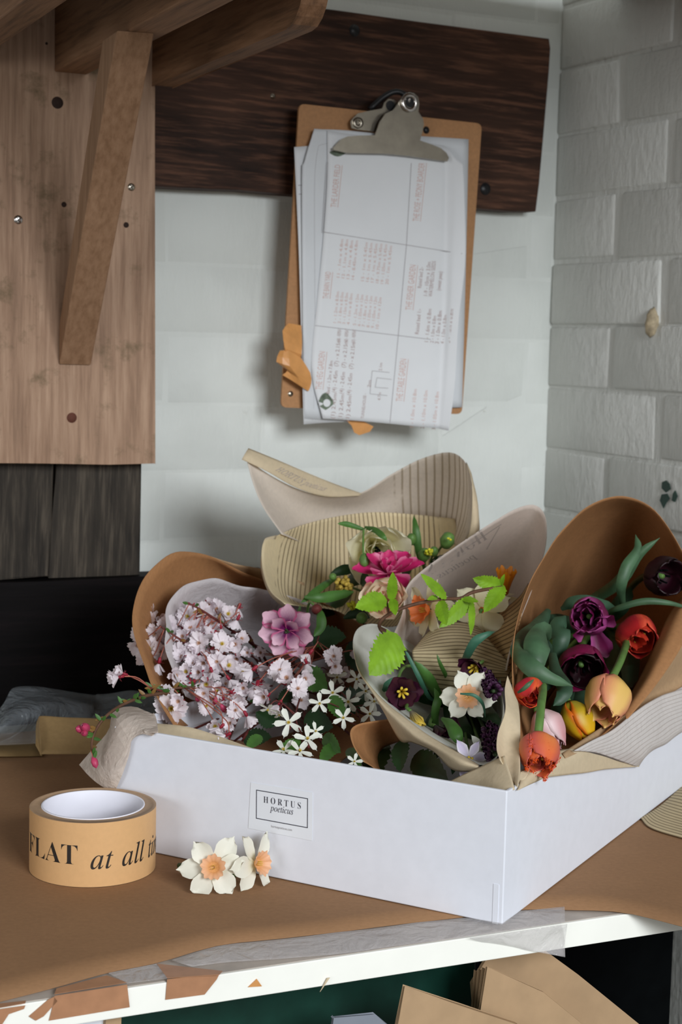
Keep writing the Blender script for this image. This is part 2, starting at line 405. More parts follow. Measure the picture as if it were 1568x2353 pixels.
M['t_orange'] = petalmat('orange_tulip_petal', srgb(232, 150, 80), srgb(232, 112, 62), srgb(214, 98, 84), e0=.3, e1=.9)
M['t_fringe'] = plain('orange_fringe', srgb(240, 92, 30), .5, .15, 300, tr=.2)
M['t_redor'] = petalmat('red_orange_tulip_petal', srgb(150, 24, 60), srgb(214, 52, 52), srgb(240, 100, 50), e0=.6, e1=1.0)
M['t_red'] = petalmat('red_tulip_petal', srgb(92, 14, 44), srgb(184, 36, 38), srgb(226, 84, 56), e0=.6, e1=1.0)
M['t_inner'] = petalmat('inner_red_petal', srgb(150, 24, 20), srgb(206, 60, 40))
M['t_purple'] = petalmat('purple_tulip_petal', srgb(86, 12, 56), srgb(112, 16, 72), srgb(170, 74, 138), e0=.5, e1=1.1)
M['t_plum'] = petalmat('plum_tulip_petal', srgb(60, 6, 32), srgb(140, 22, 78), srgb(120, 14, 66))
M['t_black'] = petalmat('maroon_tulip_petal', srgb(52, 6, 26), srgb(34, 4, 14))
M['n_white'] = petalmat('narcissus_petal', srgb(222, 226, 190), srgb(240, 239, 224), tr=.25, lo=.0, hi=.3)
M['n_cream'] = petalmat('cream_petal', srgb(224, 212, 160), srgb(238, 232, 200), tr=.3)
M['n_cup'] = petalmat('peach_cup', srgb(238, 176, 110), srgb(244, 190, 150), tr=.25)
M['n_cup_o'] = petalmat('orange_cup', srgb(236, 120, 50), srgb(238, 132, 72), tr=.3)
M['n_cup_y'] = petalmat('golden_cup', srgb(214, 140, 20), srgb(216, 132, 22), tr=.3)
M['magenta'] = petalmat('magenta_petal', srgb(150, 16, 74), srgb(206, 40, 110), srgb(226, 120, 160), e0=.7, e1=1.15)
M['ppurple'] = petalmat('purple_pink_petal', srgb(104, 6, 84), srgb(232, 190, 208), srgb(196, 96, 140), lo=.28, hi=.85, e0=.8, e1=1.1)
M['ranc'] = petalmat('cream_ranunculus_petal', srgb(226, 220, 160), srgb(246, 241, 212), tr=.35)
M['ranp'] = petalmat('peach_ranunculus_petal', srgb(240, 206, 160), srgb(246, 230, 202), srgb(214, 150, 130), e0=.8, e1=1.15)
M['frit'] = petalmat('dark_fritillary_petal', srgb(34, 10, 26), srgb(66, 24, 46), tr=.1, rough=.35)
M['frity'] = petalmat('yellow_fritillary_petal', srgb(120, 112, 96), srgb(222, 192, 76), tr=.2)
M['lilac'] = petalmat('lilac_petal', srgb(206, 200, 220), srgb(200, 190, 220), srgb(224, 220, 232))
M['muscari'] = plain('grape_bells', srgb(64, 28, 60), .5, .2, 200)
M['ochre'] = plain('ochre_florets', srgb(176, 150, 62), .6, .2, 200, tr=.1)
M['acid'] = plain('acid_yellow', srgb(206, 204, 50), .6, .1, 200)
def clear(name, tint, alpha, rough=.12, b=.4):
    m, nt, bs = new_mat(name); bs.inputs['Base Color'].default_value = tint; bs.inputs['Roughness'].default_value = rough
    v = coords(nt); bump(nt, bs, noise(nt, v, 45, 4, .6, 1.0), b, .01)
    out = nt.nodes['Material Output']; t = N(nt, 'ShaderNodeBsdfTransparent'); mx = N(nt, 'ShaderNodeMixShader')
    mx.inputs[0].default_value = alpha; nt.links.new(t.outputs[0], mx.inputs[1]); nt.links.new(bs.outputs[0], mx.inputs[2]); nt.links.new(mx.outputs[0], out.inputs[0])
    return m
M['plastic'] = clear('clear_plastic_bag', srgb(150, 158, 164), .22, .08, .9)
M['cleartape'] = clear('clear_tape', srgb(226, 222, 222), .28, .15, .45)

# ------------------------------------------------------------------ room frame
PC = Vector((.251, 2.0, 0)); UB = Vector((-.891, -.454, 0)); NB = Vector((.454, -.891, 0))     # back wall: leftwards, towards us
UR = Vector((.454, -.891, 0)); NR = Vector((-.891, -.454, 0))                                    # right wall
KK = Vector((.910, .415, 0)); JJ = Vector((.415, -.910, 0)); ZZ = Vector((0, 0, 1))                # bench/shelf: right, towards us
FLOOR = -.88
def jit(V, a): return [Vector(v)+Vector((random.uniform(-a, a), random.uniform(-a, a), random.uniform(-a, a))) for v in V]

def bricks(parent, P, U, Nn, z0, pitch, rows, length, bl, starts, mat, proud, bev, ja, gap=.010, gz=.005):
    Ux, k = U, 0
    meshes = []
    for r in range(rows):
        z = z0+r*pitch; x = starts[r % len(starts)]-bl
        while x < length:
            a = max(x, 0.0); b = min(x+bl-gap, length)
            if b-a > .012:
                o = P+Ux*a+ZZ*z-Nn*.03; V, F_ = boxv(o, Ux*(b-a), Nn*(.03+proud+random.uniform(-ja, ja)), ZZ*(pitch-gz))
                V = [v+Ux*random.uniform(-.0025, .0025)+ZZ*random.uniform(-.0018, .0018)+Nn*random.uniform(-ja, ja)*.5 for v in V]
                mesh('brick', V, F_, mat, parent, bevel=bev)
            x += bl
# back wall
V, F_ = boxv(PC-UB*.12-NB*.14+ZZ*FLOOR, UB*1.5, NB*.14, ZZ*(1.9-FLOOR))
wb = mesh('wall_back', V, F_, M['wall_b'], smooth=False); tag(wb, 'smooth white painted brick wall behind the beam and clipboard', kind='structure')
V, F_ = boxv(PC-NR*.14-UR*.0+ZZ*FLOOR, UR*1.3, NR*.14, ZZ*(1.9-FLOOR))
wr = mesh('wall_right', V, F_, M['wall_r'], smooth=False); tag(wr, 'thickly painted brick side wall', kind='structure')
bricks(wb, PC+UB*.003, UB, NB, .0265-.075, .0752, 14, 1.15, .232, [.15, .035], M['wall_b'], .0001, .0015, .00012, .003, .002)
bricks(wr, PC, UR, NR, .2000-3*.0752, .0752, 12, .70, .240, [.226, .134], M['wall_r'], .0026, .0034, .0013, .015, .0035)
# floor
V, F_ = boxv((-2.2, -2.2, FLOOR-.05), (4.4, 0, 0), (0, 4.6, 0), (0, 0, .05))
fl = mesh('floor', V, F_, M['floor'], smooth=False); tag(fl, 'dark concrete floor', kind='structure')
# flakes on right wall
def wallpt(x, y, off=0.0): return onp(x, y, PC, NR, off)
def backpt(x, y, off=0.0): return onp(x, y, PC, NB, off)
g = root('paint_patch', wallpt(1537, 1135, .006), 'small patch of green flaked paint on the side wall', 'paint patch')
for poly in ([(1523, 1108), (1532, 1104), (1540, 1112), (1542, 1124), (1532, 1132), (1522, 1122)],
             [(1522, 1136), (1534, 1134), (1540, 1146), (1532, 1156), (1526, 1168), (1518, 1150)],
             [(1548, 1134), (1553, 1127), (1558, 1140), (1552, 1154), (1545, 1150)]):
    V, F_ = prism([wallpt(x, y, .0052) for x, y in poly], NR, .0008); mesh('flake', V, F_, M['green'], g, smooth=False)
# crumbling drip of mortar on the side wall
V, F_ = lathe([(.0001, 0), (.006, .004), (.008, .014), (.007, .024), (.004, .03), (.0001, .033)], wallpt(1495, 775, .006), 10, (.1, 0, 1))
o = mesh('mortar_lump', jit(V, .0012), F_, plain('ochre_mortar', srgb(170, 155, 128), .8, .2, 120)); tag(o, 'small ochre lump of crumbling mortar stuck on the side wall', 'mortar lump')

# ------------------------------------------------------------------ dark beam across the back wall
def beamp(x, y, off=.028): return onp(x, y, PC, NB, off)
top = [(-40, -90), (330, -35), (660, 8), (700, 14), (800, 27), (830, 32), (960, 50), (1100, 69), (1210, 81), (1262, 88)]
bot = [(1266, 110), (1262, 160), (1250, 300), (1240, 420), (1232, 487), (1180, 486), (1110, 481), (1000, 470), (880, 462), (760, 453), (640, 446), (560, 437), (480, 436), (357, 428), (100, 405), (-60, 396)]
poly = [beamp(x+random.uniform(-1, 1), y+random.uniform(-1.5, 1.5)) for x, y in top+bot]
V, F_ = prism([p-NB*.0 for p in poly], -NB, .0275)
bm_ = mesh('wooden_beam', V, F_, M['dark_beam'], smooth=False, bevel=.0015)
tag(bm_, 'dark stained rough sawn timber beam fixed across the white back wall', 'beam')
for (x, y, r, mt) in ((1116, 434, 16, 'blackmetal'), (815, 70, 15, 'blackmetal')):
    V, F_ = lathe([(.0001, .001), (r/2100*.9, .0006), (r/2100, -.001)], beamp(x, y, .028), 18, NB); k = mesh('knot', V, F_, M[mt], bm_)
V, F_ = lathe([(.0001, .003), (.0025, .002), (.0036, -.001)], beamp(627, 221, .028), 14, NB); mesh('nail_head', V, F_, M['chrome'], bm_)

# ------------------------------------------------------------------ left timber work
BP = Vector((-.168, 1.685, .479))          # face of the pale board
def bdp(x, y, off=0.0): return onp(x, y, BP, JJ, off)
# pale board
c = [bdp(-60, -120), bdp(357, -110), bdp(356, 300), bdp(357, 1065), bdp(250, 1067), bdp(100, 1065), bdp(-60, 1063)]
V, F_ = prism(c, -JJ, .024)
board = mesh('wall_board', V, F_, M['pine'], smooth=False, bevel=.0012)
tag(board, 'wide pale pine board fixed upright at left under the shelf joists', 'board')
def screw(x, y, mt, r=.0048):
    V, F_ = lathe([(.0001, .0012), (r*.55, .0012), (r*.9, .0006), (r, -.0008)], bdp(x, y), 20, JJ); s = mesh('screw', V, F_, M[mt], board)
    for a in (.6, .6+math.pi/2):
        d = KK*math.cos(a)+ZZ*math.sin(a); e = KK*-math.sin(a)+ZZ*math.cos(a); p = bdp(x, y, .0011)
        V, F_ = boxv(p-d*r*.55-e*.0005, d*r*1.1, e*.001, JJ*.0003); mesh('cross_slot', V, F_, M['blackmetal'], s)
screw(42, 505, 'steel'); screw(302, 430, 'chrome', .0042)
for x, y, r, nm in ((132, 236, .0062, 'dark_hole'), (165, 960, .0055, 'rusty_plug'), (290, 517, .003, 'nail_hole'), (147, 470, .0028, 'nail_hole'), (107, 100, .0014, 'nail_hole')):
    V, F_ = lathe([(.0001, .0004), (r*.9, .0004), (r, -.0005)], bdp(x, y), 20, JJ); mesh(nm, V, F_, plain('hole', srgb(46, 28, 20), .8, .1) if nm != 'rusty_plug' else plain('rust', srgb(92, 52, 38), .8, .1), board)
# grey weathered post: two planks side by side behind the board
pst = root('weathered_post', bdp(150, 1320, -.05), 'grey weathered plank post below the pale board at left', 'post')
def pp(x, y, off=-.026): return onp(x, y, BP, JJ, off)
for poly in ([(-60, 900), (125, 900), (122, 1067), (118, 1200), (110, 1323), (-60, 1334)], [(132, 900), (324, 900), (324, 1067), (322, 1190), (318, 1318), (115, 1325), (122, 1200), (129, 1067)]):
    V, F_ = prism([pp(x, y) for x, y in poly], -JJ, .03); mesh('plank', V, F_, M['grey_post'], pst, smooth=False, bevel=.0015)
# low black beam
c = [pp(-80, 1342, -.012), pp(120, 1335, -.012), pp(324, 1325, -.012), pp(620, 1314, -.012)]
lo_ = [Vector((p.x, p.y, .002)) for p in reversed(c)]
V, F_ = prism(c+lo_, -JJ, .035); lb = mesh('low_beam', V, F_, M['black_beam'], smooth=False, bevel=.002)
tag(lb, 'near black horizontal timber behind the bench at left', 'beam')

# bracket joists, brace and unseen loft boards
sh = root('overhead_shelf', bdp(200, 170), 'overhead timber shelf with joists, plank and slanting brace at top left', 'shelf')
pA = bdp(125, 165); wA = (bdp(200, 172)-pA).dot(KK)
V, F_ = boxv(pA, KK*wA, JJ*1.0, ZZ*.145); mesh('joist', V, F_, M['pine_j'], sh, smooth=False, bevel=.0015)
pC = Vector((-.432, 1.575, pA.z)); 
q0 = atz(0, 107, pA.z); q1 = atz(0, 34, pA.z)
wid = abs((q1-q0).dot(KK)); o = q0-JJ*((q0-bdp(0, 200)).dot(JJ)); wC = max(wid, .04)
V, F_ = boxv(Vector((o.x, o.y, pA.z))-KK*.03, KK*.03, JJ*1.0, ZZ*.145); mesh('joist', V, F_, M['pine_j'], sh, smooth=False, bevel=.0015)
# deep plank with rounded end
pB = bdp(349, 196); zB = pB.z; e1 = atz(629, 58, zB); LB = (e1-pB).dot(JJ); rr = .035
prof = [(0, 0), (LB-rr*.2, 0)]+[(LB-rr*.2+rr*math.sin(t*math.pi/10), rr-rr*math.cos(t*math.pi/10)) for t in range(1, 6)]+[(LB+rr*.85, .15), (0, .15)]
V, F_ = prism([pB+JJ*a+ZZ*b for a, b in prof], KK, .022); mesh('plank', V, F_, M['pine_j'], sh, smooth=False, bevel=.0012)
# brace
zA = pA.z
ft = [atz(269, 70, zA), atz(355, 76, zA)]; fb = [bdp(136, 838, .002), bdp(209, 840, .002)]
sl = (ft[0]-fb[0]).normalized(); nrm = sl.cross(KK).normalized(); nrm = nrm if nrm.dot(JJ) < 0 else -nrm; th = .036
_cl = lambda p: p-sl*((p.z-zA)/sl.z)
bk = [_cl(ft[0]+nrm*th), _cl(ft[1]+nrm*th), bdp(209, 750, .0), bdp(136, 748, .0)]
V, F_ = box8([fb[0], fb[1], bk[2], bk[3], ft[0], ft[1], bk[1], bk[0]]); br = mesh('brace', V, F_, M['pine_s'], sh, smooth=False, bevel=.0012)
for x, y in ((170, 772), (198, 772), (288, 137), (322, 138)):
    f = (y-70)/770; p = onp(x, y, fb[0], sl.cross(KK).normalized(), .0); nn = -nrm
    V, F_ = lathe([(.0001, .0004), (.0016, .0003), (.0019, -.0006)], p, 10, nn); mesh('nail_hole', V, F_, M['blackmetal'], br)
# unseen loft boards over the joists, added to shade the upper walls
for k in range(9):
    o = pA-KK*.75+JJ*(.0+k*.128)+ZZ*.147
    V, F_ = boxv(o-JJ*.0, KK*2.0, JJ*.124, ZZ*.02); mesh('unseen_deck_board', V, F_, M['pine_j'], sh, smooth=False, bevel=.001)

# ------------------------------------------------------------------ bench
b0 = Vector((.007, 1.032, 0)); BU = Vector((.909, .417, 0)).normalized(); BJ = Vector((BU.y, -BU.x, 0))
bench = root('workbench', (0, 1.4, FLOOR), 'white edged wooden workbench under the brown paper', 'workbench')
TH = .019
lft, rgt = b0-BU*.62, b0+BU*.47
V, F_ = prism([lft, rgt, wallpt(1568, 1500, -.0)*1.0 if 0 else rgt-BJ*.62, lft-BJ*.75], ZZ, -TH)
V, F_ = boxv(lft-ZZ*TH, BU*1.22, -BJ*.66, ZZ*(TH-.0006)); mesh('bench_top', V, F_, M['benchtop'], bench, smooth=False)
V, F_ = boxv(lft-ZZ*(TH), BU*1.22, BJ*.0025, ZZ*(TH-.0008)); mesh('painted_edge', V, F_, M['benchwhite'], bench, smooth=False, bevel=.0006)
# green cupboard front under the bench with black gap
V, F_ = boxv(lft-BJ*.10-ZZ*.55, BU*.78, -BJ*.02, ZZ*(.55-TH)); mesh('green_panel', V, F_, M['green'], bench, smooth=False, bevel=.002)
V, F_ = boxv(lft+BU*.81-BJ*.30-ZZ*.55, BU*.30, -BJ*.02, ZZ*(.55-TH)); mesh('back_panel', V, F_, M['blackpaint'], bench, smooth=False)
V, F_ = boxv(lft+BU*.02-BJ*.6-ZZ*.40, BU*1.0, BJ*.6, ZZ*.018); mesh('lower_shelf', V, F_, M['blackpaint'], bench, smooth=False)
for a, b in ((.03, .06), (.96, .06), (.03, .62), (.96, .62)):
    V, F_ = boxv(lft+BU*a-BJ*b+ZZ*FLOOR, BU*.045, BJ*.045, ZZ*(-FLOOR-TH)); mesh('leg', V, F_, M['blackpaint'], bench, smooth=False, bevel=.002)
# kraft sheet over the bench
def on0(x, y, z=0.0): return atz(x, y, z)
edge = [(-60, 2318), (0, 2303), (125, 2271), (250, 2236), (360, 2214), (500, 2174), (640, 2158), (784, 2142), (900, 2127), (1044, 2111), (1130, 2100), (1209, 2091), (1310, 2092), (1434, 2098), (1568, 2130), (1700, 2160), (1900, 2160)]
fr = [on0(x, y, .0004) for x, y in edge]
bkk = [Vector((lft-BJ*(.57+.09*min(1, max(0, i-9)/4))+BU*(.02+1.19*i/15))) for i in range(16)]
bkk = [Vector((p.x, p.y, .0004)) for p in bkk]; bkk.append(bkk[-1]+BU*.005)
S = Surf([fr, [a.lerp(b, .33) for a, b in zip(fr, bkk)], [a.lerp(b, .66) for a, b in zip(fr, bkk)], bkk], 46, 20, raw=True)
for k, r in enumerate(S.P):
    for i, p in enumerate(r): p.z = .0008
ks = mesh('kraft_sheet', S.V(), S.F(), M['kraft'], None, uv=S.uv(), solid=.0005)
tag(ks, 'brown kraft paper sheet covering the bench top', 'paper')
# paper drop at right end of bench, kraft edge hanging
# clear tape along front edge
cl = root('plastic_strip', on0(800, 2180), 'clear crinkled plastic strip along the front edge of the bench', 'plastic strip')
pts = [(395, 2206), (500, 2175), (600, 2164), (784, 2143), (1000, 2116), (1150, 2098), (1298, 2084)]
pt2 = [(440, 2222), (520, 2212), (620, 2205), (790, 2190), (1000, 2162), (1150, 2142), (1299, 2118)]
S = Surf([[on0(x, y, .0016) for x, y in pts], [on0(x, y, .0028) for x, y in [((a[0]+b[0])/2, (a[1]+b[1])/2) for a, b in zip(pts, pt2)]], [on0(x, y, .0016) for x, y in pt2]], 60, 10, raw=True, wob=.0006)
S.obj('strip', M['cleartape'], cl, .0003)
S = Surf([[on0(1075, 2152, .0012)+BJ*.003, on0(1190, 2136, .0012)+BJ*.003, on0(1299, 2120, .0012)+BJ*.003], [b0+BU*.0+BJ*.004+(atz(1100, 2160, -.005)-b0), atz(1200, 2165, -.010)+BJ*.004, atz(1292, 2160, -.014)+BJ*.004], [atz(1150, 2168, -.012)+BJ*.005, atz(1210, 2178, -.016)+BJ*.006, atz(1285, 2190, -.022)+BJ*.008]], 16, 10, raw=True)
S.obj('hanging_end', M['cleartape'], cl, .0003)
# brown tape scraps stuck over the bench edge
def frontpt(x, y, off=.003): return onp(x, y, b0, BJ, off)
def topq(x, y, z=.0016): return atz(x, y, z)
def scrap(top_, front, label, mat='tapebrown', nm='tape_scrap'):
    g = None
    tp = [topq(x, y) for x, y in top_]; V, F_ = [], []
    if top_ and front:
        a = prism(tp, ZZ, .0003); b = prism([frontpt(x, y) for x, y in front], BJ, .0004); V, F_ = merge(a, b)
    elif front: V, F_ = prism([frontpt(x, y) for x, y in front], BJ, .0004)
    else: V, F_ = prism(tp, ZZ, .0004)
    o = mesh(nm, V, F_, M[mat], None, smooth=False); return tag(o, label, 'tape', 'tape scraps on the bench edge')
scrap([(360, 2215), (512, 2232), (505, 2240), (384, 2248)], [(384, 2250), (490, 2237), (507, 2232), (498, 2250), (470, 2285), (380, 2297)], 'brown tape patch with torn right edge folded over the bench edge beside the plastic strip')
scrap([(130, 2272), (245, 2242), (292, 2258), (125, 2285)], [(125, 2288), (292, 2262), (298, 2314), (112, 2345), (120, 2315)], 'wide creased brown tape patch over the bench edge left of the white gap')
scrap([], [(66, 2335), (110, 2297), (124, 2290), (132, 2300), (100, 2335), (82, 2345)], 'narrow slanting brown tape scrap at far left of the bench edge')
scrap([(-10, 2308), (60, 2300), (58, 2306), (-10, 2318)], [(-10, 2320), (58, 2310), (55, 2318), (20, 2330), (5, 2353), (-10, 2360)], 'brown tape corner at the very left end of the bench edge')
scrap([(250, 2237), (360, 2216), (384, 2248), (292, 2260)], [], 'greyish clear tape piece between two brown tape patches', 'cleartape')
scrap([], [(570, 2268), (590, 2249), (602, 2266)], 'tiny orange tape triangle on the white bench edge', 'tapeorange')

# cardboard sheets stored below
cb = root('cardboard_sheet', atz(1200, 2300, -.12), 'tall folded brown cardboard sheets leaning under the bench', 'cardboard')
def cpoly(pts, d): return [onp(x, y, b0-BJ*d, BJ) for x, y in pts]
V, F_ = prism(cpoly([(1128, 2188), (1245, 2178), (1330, 2240), (1490, 2370), (1100, 2440), (1085, 2260)], .06), -BJ, .003); mesh('sheet', V, F_, M['cardboard'], cb, smooth=False)
for k in range(4):
    V, F_ = prism(cpoly([(1094+k*9, 2232-k*3), (1250, 2295-k*5), (1360, 2370), (1330, 2400), (1080+k*4, 2400)], .05-k*.006), -BJ, .0025); mesh('sheet', V, F_, M['cardboard'], cb, smooth=False, bevel=.0005)
V, F_ = prism(cpoly([(932, 2268), (1060, 2310), (1190, 2353), (1220, 2400), (900, 2420), (914, 2353)], .025), -BJ, .003)
o = mesh('cardboard_sheet', V, F_, M['cardboard'], None, smooth=False, bevel=.0006); tag(o, 'lone pale cardboard sheet in front of the folded ones under the bench', 'cardboard')
V, F_ = prism(cpoly([(770, 2342), (862, 2334), (905, 2366), (905, 2420), (760, 2420)], .03), -BJ, .004)
o = mesh('storage_box', V, F_, M['greycard'], None, smooth=False, bevel=.001); tag(o, 'grey white box corner showing below the bench at bottom middle', 'box')
V, F_ = prism(cpoly([(60, 2352), (150, 2338), (246, 2326), (250, 2420), (50, 2420)], .02), -BJ, .004)
o = mesh('storage_box', V, F_, M['label'], None, smooth=False, bevel=.001); tag(o, 'pale grey white box under the bench at left below the tape', 'box')
V, F_ = prism(cpoly([(246, 2322), (280, 2318), (276, 2420), (236, 2420)], .015), -BJ, .02)
o = mesh('post_stub', V, F_, M['cardboard'], None, smooth=False); tag(o, 'narrow brown card strip under the bench beside the pale box', 'cardboard')
V, F_ = merge(prism([frontpt(752, 2247, .004), frontpt(758, 2246, .004), frontpt(735, 2279, .004)], BJ, .0006))
o = mesh('paper_tag', V, F_, M['cream'], None, smooth=False); tag(o, 'little pointed paper scrap hanging below the white bench edge', 'paper')

# ------------------------------------------------------------------ the white box
A = Vector((.118, 1.088, .0016)); E1 = Vector((-.878, .478, 0)).normalized(); E2 = Vector((.478, .878, 0)).normalized(); BH = .0945
LX, LY, WT = .331, .56, .003
bx = root('flower_box', A+E1*LX*.5+E2*LY*.5, 'shallow white cardboard flower box on the brown paper', 'box')
V, F_ = boxv(A, E1*LX, E2*WT, ZZ*BH); mesh('front_panel', V, F_, M['box'], bx, smooth=False, bevel=.0009)
V, F_ = boxv(A+E2*.0012+E1*.0, E2*(LY-.0012), E1*WT, ZZ*(BH-.0004)); mesh('side_panel', V, F_, M['box'], bx, smooth=False, bevel=.0009)
V, F_ = boxv(A+E1*(LX-WT)+E2*WT, E2*(LY-WT), E1*WT, ZZ*BH); mesh('side_panel', V, F_, M['box'], bx, smooth=False, bevel=.0009)
V, F_ = boxv(A+E1*WT+E2*(LY-WT), E1*(LX-2*WT), E2*WT, ZZ*BH); mesh('back_panel', V, F_, M['box'], bx, smooth=False, bevel=.0009)
V, F_ = boxv(A+E1*WT+E2*WT, E1*(LX-2*WT), E2*(LY-2*WT), ZZ*.002); mesh('base', V, F_, M['box'], bx, smooth=False)
# corner tab
V, F_ = boxv(A+E1*.0035-E2*.0004, E1*.004, E2*.0006, ZZ*.028); mesh('corner_tab', V, F_, M['box'], bx, smooth=False)
# label on the front face
FN = Vector((-E2.x, -E2.y, 0))
def fpt(x, y, off=.0): return onp(x, y, A, FN, off)
lab = root('printed_label', fpt(648, 1900, .0005), 'small white HORTUS poeticus sticker on the box front', 'label')
q = [fpt(571, 1903, .0002), fpt(577, 1798, .0002), fpt(719, 1821, .0002), fpt(718, 1932, .0002)]
V, F_ = prism(q, FN, .0002); mesh('backing', V, F_, M['label'], lab, smooth=False)
ca, cb_, cc, cd = [fpt(x, y, .0006) for x, y in ((588.5, 1881), (589, 1814.5), (708, 1834.5), (707.5, 1903))]
def lmap(u, v):   # u along width 0..1, v up 0..1
    return ca.lerp(cd, u).lerp(cb_.lerp(cc, u), v)
V, F_ = [], []
t = .0006
w_ = (cd-ca).length; h_ = (cb_-ca).length
for (a, b, c_, d_) in ((0, 0, 1, t/h_), (0, 1-t/h_, 1, 1), (0, 0, t/w_, 1), (1-t/w_, 0, 1, 1)):
    n = len(V); V += [lmap(a, b), lmap(c_, b), lmap(c_, d_), lmap(a, d_)]; F_.append((n, n+1, n+2, n+3))
mesh('printed_frame', V, F_, M['ink'], lab, smooth=False)
asp = w_/h_
print_text([('H O R T U S', 'b', .145, .60, .225*1.0, .72, 0)], lambda x, y: lmap(x, y), M['ink'], lab)
print_text([('poeticus', 'i', .27, .36, .22, .45, 0)], lambda x, y: lmap(x, y), M['ink'], lab)
print_text([('hortuspoeticus.com', '', .30, -.20, .085, .40, 0)], lambda x, y: lmap(x, y), M['inkgrey'], lab)

# ------------------------------------------------------------------ tape roll
tf = atz(190, 2043, 0); TR = .0470; tcx = Vector((tf.x, tf.y+TR, .0014)); THT = .0475
tp_ = root('tape_roll', tcx, 'roll of brown paper tape printed FLAT at all times standing on its side', 'tape roll')
V, F_ = lathe([(.0385, 0), (TR, 0), (TR, THT), (.0405, THT+.0002), (.0385, THT)], tcx, 72); V2 = lathe([(TR, 0), (TR, THT)], tcx, 72)
mesh('tape', V2[0], V2[1], M['tape_kraft'], tp_)
V3 = lathe([(TR, THT), (.0445, THT+.0001), (.0443, THT-.0002), (.0405, THT), (.0385, THT)], tcx, 72); mesh('tape_edge', V3[0], V3[1], M['tape_side'], tp_)
V4 = lathe([(.0385, THT), (.0384, THT+.0006), (.0372, THT+.0006), (.0370, THT), (.0370, 0), (.0385, 0)], tcx, 72); mesh('core', V4[0], V4[1], M['core'], tp_)
vd = math.atan2(-tcx.y, -tcx.x)
def tmap(x, y):   # x metres of arc to the right from centre, y height
    a = vd + x/TR; return tcx+Vector((math.cos(a)*(TR+.0002), math.sin(a)*(TR+.0002), y))
print_text([('FLAT', 'b', -.0645, .0165, .0150, .0535, 0), ('at', 'i', -.0015, .0135, .0150, .0165, 0), ('all', 'i', .0220, .0135, .0150, .0215, 0), ('times', 'i', .0490, .0135, .0150, .038, 0)], tmap, M['inkblack'], tp_)


# ------------------------------------------------------------------ clipboard on the wall
cbd = root('clipboard', backpt(880, 930, .07), 'tan hardboard clipboard with metal clip hanging on the dark beam', 'clipboard')
def kb(x, y, off=.062): return onp(x, y, PC, NB, off)
def rounded(pts, r=10, n=4):
    out = []; k = len(pts)
    for i in range(k):
        a, b, c = [Vector((*pts[j % k], 0)) for j in (i-1, i, i+1)]
        p = b+(a-b).normalized()*r; q = b+(c-b).normalized()*r
        for s in range(n+1):
            t = s/n; v = p*(1-t)**2+b*2*t*(1-t)+q*t*t; out.append((v.x, v.y))
    return out
V, F_ = prism([kb(x, y) for x, y in rounded([(688, 238), (1108, 284), (1062, 952), (646, 936)], 14)], -NB, .003)
mesh('board', V, F_, M['hardboard'], cbd, smooth=False, bevel=.0005)
V, F_ = lathe([(.0001, .0006), (.003, .0004), (.0035, -.0005)], kb(668, 905), 12, NB); mesh('rivet', V, F_, M['chrome'], cbd)
V, F_ = lathe([(.0001, .002), (.003, .0016), (.0045, -.0005)], kb(980, 299), 14, NB); mesh('rivet', V, F_, M['blackmetal'], cbd)
# stacked sheets, back to front (held by the clip: things of their own)
def sheetpoly(rows, off, mat, name, label, wob=0, solid=.0004):
    S = Surf([[kb(x, y, off+(z if False else z)) for x, y, z in r] for r in rows], 26, 34, raw=True, wob=wob, seed=off*1000)
    o = mesh(name, S.V(), S.F(), M[mat], None, uv=S.uv(), solid=solid, offset=-1); tag(o, label, 'sheet'); return S, o
S, o1 = sheetpoly([[(722, 296, 0), (890, 308, 0), (1077, 320, 0)], [(712, 620, 0), (890, 630, .001), (1070, 640, .001)], [(728, 925, .001), (890, 940, .001), (1062, 936, .003)]], .0635, 'sheet_o', 'paper_sheet', 'rear white sheet showing at the right edge of the clipboard stack')
S2, o2 = sheetpoly([[(676, 338, .001), (800, 330, 0), (960, 345, 0)], [(686, 560, .003), (800, 570, .0), (960, 580, 0)], [(692, 760, .004), (800, 760, .0), (960, 770, 0)], [(698, 975, .006), (780, 970, .001), (940, 970, 0)]], .0655, 'sheet', 'paper_sheet', 'folded white sheet sticking out left with a pencilled grid')
S3, o3 = sheetpoly([[(722, 297, .003), (800, 300, 0), (960, 318, 0)], [(700, 370, .004), (800, 360, 0), (960, 370, 0)], [(694, 420, .003), (800, 560, .0), (960, 580, 0)], [(696, 760, .004), (800, 760, .0), (960, 770, 0)], [(700, 962, .004), (780, 965, .001), (940, 960, 0)]], .0680, 'sheet_o', 'paper_sheet', 'second white sheet with a curled upper left corner and ruled margin')
def rect_lines(segs, fm, w, mat, parent, name):
    V, F_ = [], []
    for (x0, y0, x1, y1) in segs:
        k = max(2, int(math.hypot(x1-x0, y1-y0)*30)); d = Vector((x1-x0, y1-y0)).normalized(); nx, ny = -d.y*w, d.x*w
        for i in range(k+1):
            t = i/k; x, y = x0+(x1-x0)*t, y0+(y1-y0)*t
            V += [fm(x-nx, y-ny), fm(x+nx, y+ny)]
            if i: n = len(V); F_.append((n-4, n-3, n-1, n-2))
    return mesh(name, V, F_, mat, parent, smooth=False)
rect_lines([(.02, .13, .35, .13), (.02, .16, .35, .16), (.13, 0.16, .13, .99), (.02, .48, .3, .48), (.02, .6, .3, .6), (.02, .74, .3, .74), (.02, .92, .3, .92)], lambda x, y: S2.at(x, y)+NB*.0006, .0012, M['inkgrey'], o2, 'pencil_line')
rect_lines([(.14, .14, .14, .97), (.14, .14, .5, .14)], lambda x, y: S3.at(x, y)+NB*.0006, .0012, M['inkgrey'], o3, 'pencil_line')
